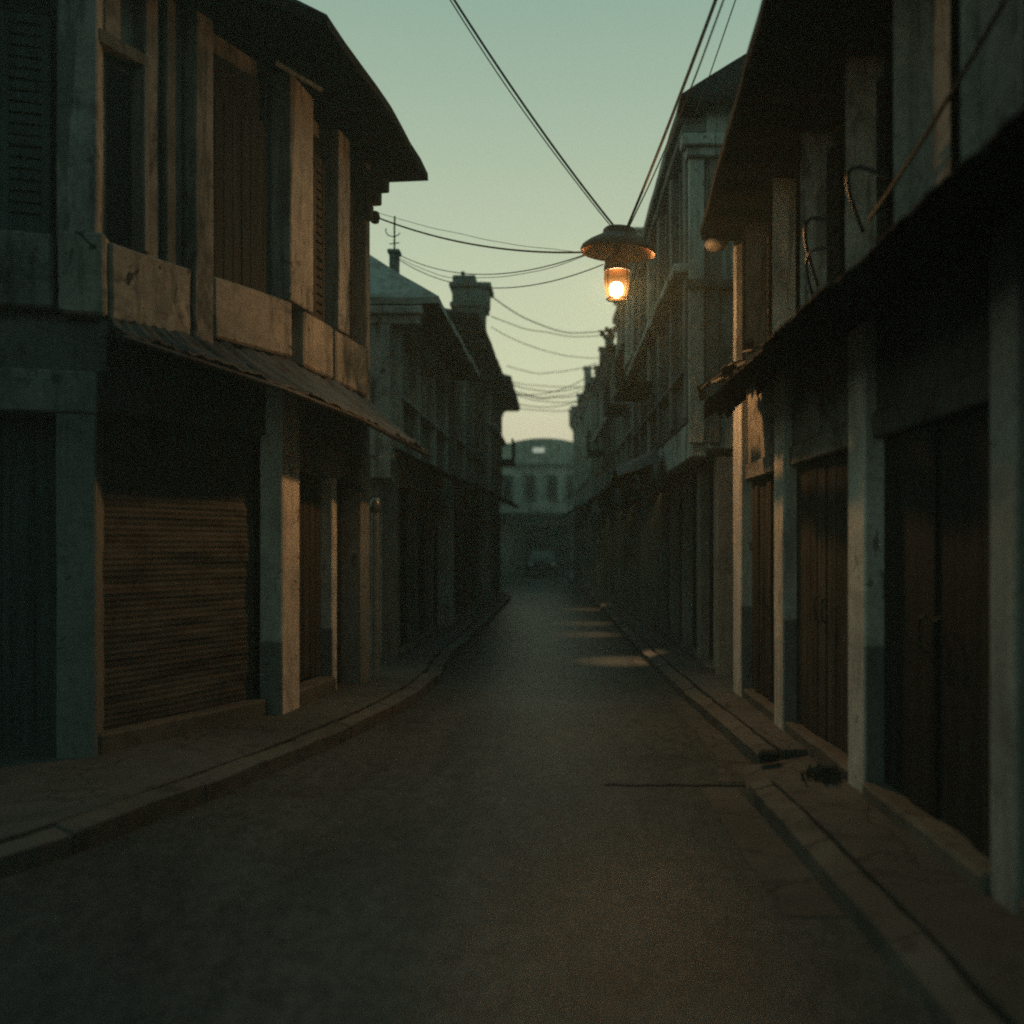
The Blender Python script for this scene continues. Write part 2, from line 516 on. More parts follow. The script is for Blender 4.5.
class Facade:
    """a straight facade line: u runs along it, v stands out towards the street"""
    def __init__(s, a, b, toward=(0, 8)):
        s.a = Vector((a[0], a[1]))
        d = Vector((b[0] - a[0], b[1] - a[1]))
        s.L = d.length
        s.d = d / s.L
        n = Vector((s.d.y, -s.d.x))
        if n.dot(Vector(toward) - s.a) < 0:
            n = -n
        s.n = n
    def p(s, u, v, z):
        q = s.a + s.d * u + s.n * v
        return (q.x, q.y, z)
    def box(s, mb, u0, u1, v0, v1, z0, z1):
        P = s.p
        mb.hexa([P(u0, v0, z0), P(u1, v0, z0), P(u1, v1, z0), P(u0, v1, z0), P(u0, v0, z1), P(u1, v0, z1), P(u1, v1, z1), P(u0, v1, z1)])
        return mb
    def part(s, name, mat, root, u0, u1, v0, v1, z0, z1, bevel=0.008, rough=0.004, cell=0.35):
        return s.box(MB(), u0, u1, v0, v1, z0, z1).build(name, mat, root, bevel, rough, cell)
    def planks(s, name, mat, root, u0, u1, v0, v1, z0, z1, n, rng, gap=0.006, depth=0.012):
        mb = MB()
        w = (u1 - u0) / n
        for i in range(n):
            dv = rng.uniform(-depth, depth * 0.6)
            s.box(mb, u0 + i * w + gap / 2, u0 + (i + 1) * w - gap / 2, v0, v1 + dv, z0 + rng.uniform(0, 0.012), z1)
        return mb.build(name, mat, root, 0.003)
    def shutter_leaf(s, name, mat, parent, u0, u1, v0, v1, z0, z1, slats=14):
        mb = MB()
        fw = min(0.06, (u1 - u0) * 0.2)
        s.box(mb, u0, u0 + fw, v0, v1, z0, z1)
        s.box(mb, u1 - fw, u1, v0, v1, z0, z1)
        zm = z0 + (z1 - z0) * 0.42
        for a in (z0, zm - fw / 2, z1 - fw):
            s.box(mb, u0 + fw, u1 - fw, v0 + 0.002, v1 - 0.002, a, a + fw)
        for k in range(slats):
            t0 = z0 + fw + (z1 - z0 - 2 * fw) * k / slats
            t1 = t0 + (z1 - z0 - 2 * fw) / slats * 0.72
            if t1 > zm - fw / 2 and t0 < zm + fw / 2:
                continue
            P = s.p
            a, b = u0 + fw, u1 - fw
            vi, vo = v0 + 0.006, v1 - 0.008
            mb.hexa([P(a, vi, t0 + 0.02), P(b, vi, t0 + 0.02), P(b, vo, t0), P(a, vo, t0), P(a, vi, t1 + 0.02), P(b, vi, t1 + 0.02), P(b, vo, t1), P(a, vo, t1)])
        return mb.build(name, mat, parent)
    def awning(s, name, mat, parent, u0, u1, v0, v1, z_back, z_front, rng, sag=0.03, wave=0.14, amp=0.016, front=None, tear=0.03):
        """corrugated sheet, corrugation runs down the slope; front(u)->(v,z) may reshape the front edge"""
        top = []
        nu = max(8, int((u1 - u0) / wave * 6))
        nv = 5
        grid = []
        tears = [rng.uniform(-tear, tear) for _ in range(40)]
        for i in range(nu + 1):
            u = u0 + (u1 - u0) * i / nu
            sheet = int((u - u0) / 0.75)
            vf, zf = (front(u) if front else (v1, z_front))
            vf += tears[sheet % 40] + mnoise.noise(Vector((u * 5, 3.1, 0))) * tear * 0.6
            zf += tears[(sheet * 3 + 1) % 40] * 0.5
            row = []
            for j in range(nv + 1):
                t = j / nv
                z = z_back + (zf - z_back) * t - sag * math.sin(math.pi * t) + amp * math.sin(2 * math.pi * u / wave) + mnoise.noise(Vector((u * 2.1, t * 2, 9.0))) * 0.02
                row.append(s.p(u, v0 + (vf - v0) * t, z))
            grid.append(row)
        for i in range(nu):
            for j in range(nv):
                top.append([grid[i][j], grid[i + 1][j], grid[i + 1][j + 1], grid[i][j + 1]])
        return MB().slab(top, 0.012).build(name, mat, parent)
    def hit(s, px):
        """u where the sight line through photo column px meets the facade"""
        k = (px - CX) / F_PX
        return (k * s.a.y - s.a.x) / (s.d.x - k * s.d.y)

def root(name, label, cat, loc, group=None):
    o = bpy.data.objects.new(name, None)
    o.empty_display_size = 0.3
    COL.objects.link(o)
    o.location = loc
    o["label"] = label
    o["category"] = cat
    if group:
        o["group"] = group
    return o

def tag(o, label, cat, group=None):
    o["label"] = label
    o["category"] = cat
    if group:
        o["group"] = group
    return o

def struct(o, kind='structure'):
    o["kind"] = kind
    return o

# ------------------------------------------------------------------ ground, road, kerbs, pavements
struct(MB().box(-900, 900, -900, 900, -0.5, 0.0).build('ground', 'soil'))
def sheet(pts, z):
    mb = MB()
    v = [mb.bm.verts.new((x, y, z)) for x, y in pts]
    mb.bm.faces.new(v)
    return mb
struct(sheet([(-40, -14), (1.95, -14), (1.95, 54.5), (-6.2, 54.5), (-6.2, 32), (-2.2, 29), (-2.2, 12), (-3.6, 6), (-40, 2.5)], 0.004).build('road', 'asphalt'))

KL = [(-30.0, 0.3), (-8.0, 0.9), (-5.0, 2.2), (-3.7, 3.45), (-2.79, 4.57), (-2.34, 5.70), (-1.91, 7.15), (-1.52, 9.0), (-1.37, 10.7), (-1.42, 12.9), (-1.36, 17.0), (-1.25, 24.0), (-1.35, 29.5), (-2.6, 31.5), (-2.7, 40.0), (-2.7, 54.4)]
def smooth_line(pts, n=6):
    out = []
    for i in range(len(pts) - 1):
        p0, p1, p2, p3 = pts[max(i - 1, 0)], pts[i], pts[i + 1], pts[min(i + 2, len(pts) - 1)]
        for k in range(n):
            t = k / n
            out.append(tuple(0.5 * (2 * p1[c] + (p2[c] - p0[c]) * t + (2 * p0[c] - 5 * p1[c] + 4 * p2[c] - p3[c]) * t * t + (3 * p1[c] - p0[c] - 3 * p2[c] + p3[c]) * t ** 3) for c in (0, 1)))
    out.append(pts[-1])
    return out
def offset_line(pts, d):
    out = []
    for i, p in enumerate(pts):
        a, b = Vector(pts[max(i - 1, 0)]), Vector(pts[min(i + 1, len(pts) - 1)])
        t = (b - a).normalized()
        n = Vector((-t.y, t.x))
        q = Vector(p) + n * d
        out.append((q.x, q.y))
    return out
def strip_mb(a, b, z0, z1a, z1b=None):
    """solid strip between two lines, with a closed top and sides"""
    z1b = z1a if z1b is None else z1b
    mb = MB()
    rows = []
    for p, q in zip(a, b):
        rows.append([mb.bm.verts.new((p[0], p[1], z0)), mb.bm.verts.new((p[0], p[1], z1a)), mb.bm.verts.new((q[0], q[1], z1b)), mb.bm.verts.new((q[0], q[1], z0))])
    for r, t in zip(rows, rows[1:]):
        for k in range(4):
            j = (k + 1) % 4
            mb.bm.faces.new([r[k], t[k], t[j], r[j]])
    mb.bm.faces.new(rows[0])
    mb.bm.faces.new(rows[-1][::-1])
    return mb
kl = smooth_line(KL)
def kerb_stones(line, width, z1a, z1b, seed, side):
    g = random.Random(seed)
    seg, acc, cur, mb = [], 0.0, g.uniform(0.7, 1.0), MB()
    def flush(pts):
        if len(pts) < 2:
            return
        dz, dx = g.uniform(-0.010, 0.006), g.uniform(-0.006, 0.006)
        a = offset_line(pts, dx * side)
        b = offset_line(pts, (width + dx) * side)
        t = strip_mb(a, b, -0.05, z1a + dz, z1b + dz)
        me = bpy.data.meshes.new('stone')
        t.bm.to_mesh(me); t.bm.free()
        mb.bm.from_mesh(me)
        bpy.data.meshes.remove(me)
    fine = []
    for p, q in zip(line, line[1:]):
        n = max(1, int(math.dist(p, q) / 0.12))
        fine += [(p[0] + (q[0] - p[0]) * k / n, p[1] + (q[1] - p[1]) * k / n) for k in range(n)]
    fine.append(line[-1])
    for p in fine:
        if seg:
            acc += math.dist(seg[-1], p)
        seg.append(p)
        if acc > cur:
            e, f = seg[-2], seg[-1]
            l = math.dist(e, f)
            seg[-1] = (f[0] + (e[0] - f[0]) * min(0.9, 0.014 / l), f[1] + (e[1] - f[1]) * min(0.9, 0.014 / l))
            flush(seg)
            seg, acc, cur = [p], 0.0, g.uniform(0.7, 1.1)
    flush(seg)
    return mb
kerb_l = kerb_stones(kl, 0.15, 0.125, 0.15, 1, 1) if True else strip_mb(kl, offset_line(kl, 0.15), -0.05, 0.125, 0.15)
struct(kerb_l.build('kerb', 'kerb', None, 0, 0.022, 0.2))
inner = offset_line(kl, 0.195)
back = []
for x, y in inner:                      # back edge of the pavement runs in under the houses
    back.append((min(-2.4, x - 0.6) if y > 8 else x - 1.2 - max(0, 7 - y) * 0.5, y + (2.8 if y < 6.5 else 0.8)))
struct(strip_mb(inner, back, -0.05, 0.148, 0.152).build('pavement', 'pavement', None, 0, 0.006, 0.5))

KR1 = [(1.36, -8.0), (1.36, -5.0), (1.36, -2.0), (1.36, 0.5), (1.36, 2.0), (1.36, 3.4), (1.35, 4.6), (1.32, 5.6), (1.30, 5.98)]
KR2 = [(1.60, 6.85), (1.55, 7.6), (1.50, 9.0), (1.44, 11.0), (1.39, 13.7), (1.36, 20.0), (1.25, 31.0), (0.95, 42.0), (0.95, 54.4)]
for line, dz in ((KR1, 0), (KR2, 0)):
    ln = smooth_line(line)
    struct(kerb_stones(ln, 0.13, 0.10, 0.14, 2, -1).build('kerb', 'kerb', None, 0, 0.022, 0.16))
    inn = offset_line(ln, -0.17)
    struct(strip_mb(inn, [(max(2.3, p[0] + 0.4), p[1]) for p in inn], -0.05, 0.140, 0.150).build('pavement', 'pavement', None, 0, 0.006, 0.4))
# dropped crossing between the two kerbs
ramp = MB()
ramp.hexa([(1.33, 6.0, -0.05), (2.2, 6.0, -0.05), (2.2, 6.84, -0.05), (1.45, 6.84, -0.05), (1.33, 6.0, 0.012), (2.2, 6.0, 0.146), (2.2, 6.84, 0.146), (1.45, 6.84, 0.012)])
struct(ramp.build('pavement', 'pavement', None, 0, 0.010, 0.15))
# gutter strips beside the right kerb, and the saw cut across the road
struct(strip_mb([(1.07, 4.1), (1.065, 4.3), (1.06, 4.6), (1.05, 5.5), (1.04, 6.28)], [(1.35, 4.1), (1.348, 4.3), (1.342, 4.6), (1.312, 5.6), (1.292, 6.28)], -0.02, 0.009).build('gutter', 'gutter', None, 0, 0.003, 0.2))
struct(strip_mb([(1.20, 6.42), (1.33, 7.2), (1.30, 9.0), (1.25, 11.0), (1.20, 14)], [(1.50, 6.42), (1.565, 7.3), (1.497, 9.0), (1.437, 11.0), (1.385, 14)], -0.02, 0.009).build('gutter', 'gutter', None, 0, 0.003, 0.2))
cut = []
for i in range(30):
    t = i / 29
    cut.append((0.38 + 1.0 * t, 6.34 + 0.03 * mnoise.noise(Vector((t * 7, 0, 0))) - 0.02 * t))
struct(strip_mb(cut, [(x, y + 0.012 + 0.018 * (i / 29)) for i, (x, y) in enumerate(cut)], -0.02, 0.0125).build('road_joint', 'grime'))

# ------------------------------------------------------------------ left corner house
P0, P1, P2, P3 = (-7.3, 5.65), (-3.30, 6.65), (-2.45, 8.35), (-2.13, 10.35)
L1 = root('corner_shophouse', 'dark corner shophouse on the left with roller shutter, curved tin awning and wide overhanging roof', 'house', (-3.3, 6.65, 0), 'shophouses along the street')
F0, F1, F2 = Facade(P0, P1, (0, 0)), Facade(P1, P2), Facade(P2, P3)
rngL = random.Random(3)
def inset(F, u, v):
    q = F.p(u, v, 0)
    return (q[0], q[1])
# walls: the upper storey set back behind pilasters, dark ground floor behind pillars
up = [inset(F0, 0, -0.16), inset(F0, F0.L - 0.02, -0.16), inset(F1, 0.10, -0.16), inset(F1, F1.L - 0.05, -0.16), inset(F2, 0.08, -0.16), inset(F2, F2.L, -0.16), (-8.0, 9.5)]
MB().prism(up, 3.30, 6.22).build('upper_wall', 'plaster_mouldy', L1, 0, 0.006, 0.4)
lo = [inset(F0, 0, -0.42), inset(F0, F0.L - 0.1, -0.42), inset(F1, 0.2, -0.34), inset(F1, F1.L - 0.1, -0.34), inset(F2, 0.15, -0.34), inset(F2, F2.L, -0.34), (-8.0, 9.5)]
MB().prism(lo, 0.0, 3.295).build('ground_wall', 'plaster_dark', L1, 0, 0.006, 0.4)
# facade 0 (turned towards the viewer): blue door in a heavy pale frame
u97, u60 = F0.hit(98), F0.hit(58)
F0.part('pillar', 'column_blue', L1, u60, u97 - 0.002, -0.40, 0.05, 0.10, 2.66, 0.012, 0.007, 0.25)
F0.part('lintel', 'column_blue', L1, -0.2 + u60 - 2.0, u97 + 0.01, -0.41, 0.06, 2.665, 2.97, 0.012, 0.006, 0.3)
F0.planks('door', 'wood_blue', L1, u60 - 1.35, u60 - 0.02, -0.41, -0.30, 0.12, 2.655, 6, rngL)
F0.part('pillar', 'column_blue', L1, u60 - 1.65, u60 - 1.37, -0.40, 0.05, 0.10, 2.66, 0.012, 0.007, 0.25)
F0.part('fascia', 'plaster_dark', L1, u60 - 2.2, F0.L + 0.02, -0.41, -0.04, 2.975, 3.34, 0.01, 0.006, 0.3)
# facade 0 upper storey
def u0(px): return F0.hit(px)
F0.part('pilaster', 'plaster_pale', L1, u0(58), u0(98), -0.17, 0.03, 3.97, 6.15, 0.012, 0.008, 0.3)
F0.part('parapet_panel', 'plaster', L1, u0(-90), u0(54), -0.17, 0.05, 3.42, 3.96, 0.02, 0.014, 0.2)
F0.part('parapet_panel', 'plaster_warm', L1, u0(60), F0.L + 0.03, -0.17, 0.09, 3.38, 3.98, 0.02, 0.018, 0.15)
w = F0.part('window', 'wood_black', L1, u0(-60), u0(50), -0.17, -0.14, 3.98, 5.9, 0, 0)
F0.shutter_leaf('shutter', 'wood_blue', w, u0(-58), u0(-6), -0.135, -0.09, 4.0, 5.6, 18)
F0.shutter_leaf('shutter', 'wood_blue', w, u0(-5), u0(47), -0.135, -0.09, 4.0, 5.6, 18)
# facade 1 upper storey, left to right
def u1(px): return F1.hit(px)
w = F1.part('window', 'void', L1, u1(104), u1(144), -0.17, -0.145, 4.0, 5.36, 0, 0)
F1.part('frame', 'wood_grey', w, u1(144.6), u1(149.5), -0.17, 0.0, 3.98, 5.42, 0.004, 0.003)
F1.part('lintel', 'plaster_dark', w, u1(101), u1(151), -0.17, -0.02, 5.425, 5.52, 0.006, 0.004)
F1.part('pilaster', 'plaster', L1, u1(150.5), u1(165), -0.17, -0.06, 3.95, 6.15, 0.01, 0.008, 0.25)
F1.part('pilaster', 'plaster_dark', L1, u1(168), u1(184), -0.17, -0.02, 3.80, 6.15, 0.01, 0.008, 0.25)  # shadowed stretch of wall, its shade given as darker plaster
F1.part('pilaster', 'plaster', L1, u1(189), u1(208), -0.17, 0.07, 3.30, 6.15, 0.012, 0.008, 0.25)
w = F1.part('window', 'wood_black', L1, u1(210), u1(289), -0.17, -0.14, 3.97, 5.95, 0, 0)
F1.planks('shutter', 'wood_dark', w, u1(211), u1(273), -0.135, -0.07, 3.98, 5.55, 7, rngL)
F1.part('frame', 'wood_blue', w, u1(273.5), u1(279), -0.17, -0.10, 3.98, 5.95, 0.004, 0.003)
F1.part('parapet_panel', 'plaster_warm', L1, 0.02, u1(187), -0.17, 0.06, 3.36, 3.94, 0.02, 0.018, 0.14)
F1.part('parapet_panel', 'plaster_warm', L1, u1(210), u1(289), -0.17, 0.05, 3.44, 3.955, 0.02, 0.012, 0.15)
F1.part('string_course', 'plaster_dark', L1, 0.0, F1.L, -0.17, 0.03, 3.24, 3.35, 0.01, 0.01, 0.2)
# corner pilaster and facade 2
def u2(px): return F2.hit(px)
F2.part('pilaster', 'plaster_pale', L1, -0.02, u2(308), -0.17, 0.06, 3.97, 6.15, 0.012, 0.006, 0.25)
F2.part('parapet_panel', 'plaster_warm', L1, u2(300), u2(329), -0.17, 0.05, 3.42, 3.955, 0.02, 0.012, 0.15)
w = F2.part('window', 'wood_black', L1, u2(310), u2(333), -0.17, -0.14, 3.97, 5.95, 0, 0)
F2.shutter_leaf('shutter', 'wood_brown', w, u2(311), u2(321.5), -0.135, -0.085, 3.98, 5.7, 18)
F2.shutter_leaf('shutter', 'wood_brown', w, u2(322), u2(332.5), -0.135, -0.085, 3.98, 5.7, 18)
F2.part('pilaster', 'plaster_pale', L1, u2(334), u2(345), -0.17, 0.06, 3.97, 6.15, 0.012, 0.006, 0.25)
F2.part('parapet_panel', 'plaster_warm', L1, u2(332), u2(362), -0.17, 0.05, 3.40, 3.955, 0.02, 0.014, 0.15)
w = F2.part('window', 'wood_black', L1, u2(346), u2(360.5), -0.17, -0.14, 3.97, 5.95, 0, 0)
F2.shutter_leaf('shutter', 'wood_brown', w, u2(346.5), u2(353.3), -0.135, -0.085, 3.98, 5.7, 18)
F2.shutter_leaf('shutter', 'wood_brown', w, u2(353.8), u2(360), -0.135, -0.085, 3.98, 5.7, 18)
F2.part('pilaster', 'plaster', L1, u2(361.5), F2.L + 0.02, -0.17, 0.06, 3.35, 6.15, 0.012, 0.008, 0.25)
# ragged bracket under the far end of the eave
br = MB()
F2.box(br, F2.L - 0.16, F2.L - 0.02, 0.06, 0.30, 5.72, 5.86)
F2.box(br, F2.L - 0.14, F2.L - 0.04, 0.06, 0.22, 5.58, 5.715)
F2.box(br, F2.L - 0.13, F2.L - 0.05, 0.06, 0.13, 5.40, 5.575)
br.build('eave_bracket', 'wood_brown', L1, 0.01, 0.02, 0.08)
# ground floor: roller shutter, step, square pillar
ua, ub = u1(104), u1(266)
sh = MB()
nsl = 58
for k in range(nsl):                   # one curtain of narrow bowed slats
    z0 = 0.30 + (2.95 - 0.30) * k / nsl
    z1 = 0.30 + (2.95 - 0.30) * (k + 1) / nsl
    nseg = 14
    for q in range(nseg):
        a, b = ua + (ub - ua) * q / nseg, ua + (ub - ua) * (q + 1) / nseg
        def dent(u, z):
            return mnoise.noise(Vector((u * 1.2, z * 5.2, 4.4))) * 0.026 + mnoise.noise(Vector((u * 2.2, z * 12.0, 1.4))) * 0.020
        zm = (z0 + z1) / 2
        vs = []
        for (u, z, o) in ((a, z0, 0), (b, z0, 0), (b, zm, 0.006), (a, zm, 0.006)):
            vs.append(F1.p(u, -0.15 + o + dent(u, z), z))
        vs2 = []
        for (u, z, o) in ((a, zm, 0.006), (b, zm, 0.006), (b, z1, 0), (a, z1, 0)):
            vs2.append(F1.p(u, -0.15 + o + dent(u, z), z))
        for vv in (vs, vs2):
            sh.bm.faces.new([sh.bm.verts.new(c) for c in vv])
bmesh.ops.remove_doubles(sh.bm, verts=sh.bm.verts[:], dist=0.0005)
sh.build('roller_shutter', 'shutter', L1)
F1.part('door_step', 'step', L1, ua - 0.02, u1(268), -0.36, -0.02, 0.10, 0.30, 0.02, 0.015, 0.15)
F1.part('shutter_guide', 'iron', L1, u1(101), ua - 0.005, -0.34, -0.09, 0.15, 3.2, 0.006, 0.003)
F1.part('shutter_box', 'plaster_dark', L1, 0.02, F1.L - 0.08, -0.33, -0.08, 2.70, 3.235, 0.01, 0.006)
UP0, UP1 = u2(279), u2(297)
F2.part('pillar', 'column_left', L1, UP0, UP1, -0.19, 0.03, 0.08, 3.235, 0.012, 0.006, 0.25)
F2.part('lintel', 'plaster_warm', L1, UP1 + 0.005, F2.L - 0.26, -0.30, -0.05, 2.42, 3.235, 0.012, 0.008, 0.25)
F2.planks('door', 'wood_brown', L1, UP1 - 0.1, 1.16, -0.335, -0.15, 0.34, 2.41, 7, rngL)
F2.part('pillar', 'column_left', L1, 1.17, 1.30, -0.32, -0.035, 0.08, 2.415, 0.01, 0.006, 0.25)
F2.part('pillar', 'column_plain', L1, F2.L - 0.255, F2.L + 0.02, -0.22, 0.055, 0.08, 3.235, 0.012, 0.006, 0.25)
F2.planks('door', 'wood_dark', L1, 1.31, F2.L - 0.26, -0.335, -0.17, 0.16, 2.41, 4, rngL)
F2.part('door_step', 'step', L1, UP1 + 0.01, 1.16, -0.33, 0.02, 0.10, 0.31, 0.02, 0.012, 0.15)
bx_ = MB()
F2.box(bx_, F2.L - 0.60, F2.L - 0.27, -0.06, 0.05, 2.36, 2.44)
bx_.build('bracket', 'wood_brown', L1, 0.01, 0.01, 0.1)
# curved tin awning over both facades
AW = [(-3.27, 6.70, 3.42, -2.84, 5.98, 3.13), (-3.06, 7.12, 3.42, -2.52, 6.52, 3.07), (-2.80, 7.62, 3.42, -2.12, 7.20, 2.99), (-2.45, 8.33, 3.42, -1.74, 8.22, 2.90), (-2.27, 9.35, 3.40, -1.55, 9.25, 2.83), (-2.08, 10.40, 3.36, -1.37, 10.22, 2.76)]
def lerp_aw(t):
    x = t * (len(AW) - 1)
    i = min(int(x), len(AW) - 2)
    f = x - i
    return [a + (b - a) * f for a, b in zip(AW[i], AW[i + 1])]
grid = []
NU, NV = 190, 6
tearl = [rngL.uniform(-0.04, 0.03) for _ in range(30)]
for i in range(NU + 1):
    t = i / NU
    a = lerp_aw(t)
    sh_i = int(t * 6.5)
    row = []
    for j in range(NV + 1):
        s = j / NV * (1 + tearl[sh_i] * 1.2)
        x, y, z = a[0] + (a[3] - a[0]) * s, a[1] + (a[4] - a[1]) * s, a[2] + (a[5] - a[2]) * s
        z += 0.007 * math.sin(t * NU * 0.9) + 0.03 * mnoise.noise(Vector((t * 30, 0.5 * s, 8))) - 0.03 * math.sin(math.pi * min(1, s)) + (sh_i % 2) * 0.012 + mnoise.noise(Vector((t * 14, s * 2, 2))) * 0.022
        row.append((x, y, z))
    grid.append(row)
top = [[grid[i][j], grid[i + 1][j], grid[i + 1][j + 1], grid[i][j + 1]] for i in range(NU) for j in range(NV)]
aw = MB().slab(top, 0.014).build('awning', 'tin', L1)
fr = MB()
fr.tube([lerp_aw(i / 30)[3:5] + [lerp_aw(i / 30)[5] - 0.05] for i in range(31)], 0.022, 6)
for k in range(6):
    a = lerp_aw(k / 5)
    fr.tube([(a[0], a[1], a[2] - 0.06), (a[3], a[4], a[5] - 0.05)], 0.018, 5)
fr.build('awning_frame', 'iron', aw)
# roof: wide eaves round the corner
EV = [(-8.2, 4.6, 6.12), (-4.4, 5.75, 6.12), (-2.55, 7.02, 6.12), (-2.18, 7.24, 6.12), (-1.84, 7.47, 6.10), (-1.60, 9.0, 6.09), (-1.43, 10.55, 6.06), (-2.3, 10.72, 6.10), (-8.4, 9.9, 6.12)]
APX = (-5.2, 7.9, 7.9)
MB().slab([[EV[i], EV[(i + 1) % len(EV)], APX] for i in range(len(EV))], 0.09).build('roof', 'roof', L1, 0, 0.02, 0.3)
sof = [inset(F0, 0, -0.1), inset(F0, F0.L, -0.1), inset(F1, F1.L, -0.1), inset(F2, F2.L, -0.1)]
sfb = MB()
for (a, b, c, d) in ((EV[1], EV[2], sof[1], sof[0]), (EV[2], EV[4], sof[2], sof[1]), (EV[4], EV[6], sof[3], sof[2])):
    sfb.bm.faces.new([sfb.bm.verts.new(q) for q in ((a[0] * .985 + c[0] * .015, a[1] * .985 + c[1] * .015, 6.0), (b[0] * .985 + c[0] * .015, b[1] * .985 + c[1] * .015, 6.0), (c[0], c[1], 6.08), (d[0], d[1], 6.08))])
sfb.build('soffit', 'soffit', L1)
tubl = MB()
tubl.tube([F1.p(u1(246), 0.34, 5.86), F1.p(u1(283), 0.46, 5.80)], 0.022, 8)
tubl.build('eave_batten', 'wood_grey', L1)
tag(MB().tube([(-2.62, 7.0, 6.3), (-2.62, 7.0, 9.3)], 0.035, 8).build('roof_mast', 'iron', L1), '', '')
for k in ('label', 'category'):
    del bpy.data.objects['roof_mast'][k]

# pale pipe post beside the far end of that house
pp = root('pipe_post', 'pale metal pipe post with bright cap beside the far pier of the corner house', 'post', (-2.06, 10.62, 0.14))
MB().lathe((-2.06, 10.62, 0.14), [(0.0, 0.0), (0.055, 0.0), (0.05, 0.1), (0.048, 1.95), (0.0, 1.95)], 14).build('shaft', 'zinc', pp, smooth=False)
MB().lathe((-2.06, 10.62, 0.14), [(0.0, 1.955), (0.068, 1.955), (0.068, 2.05), (0.05, 2.11), (0.0, 2.12)], 14).build('cap', 'zinc', pp, smooth=True)

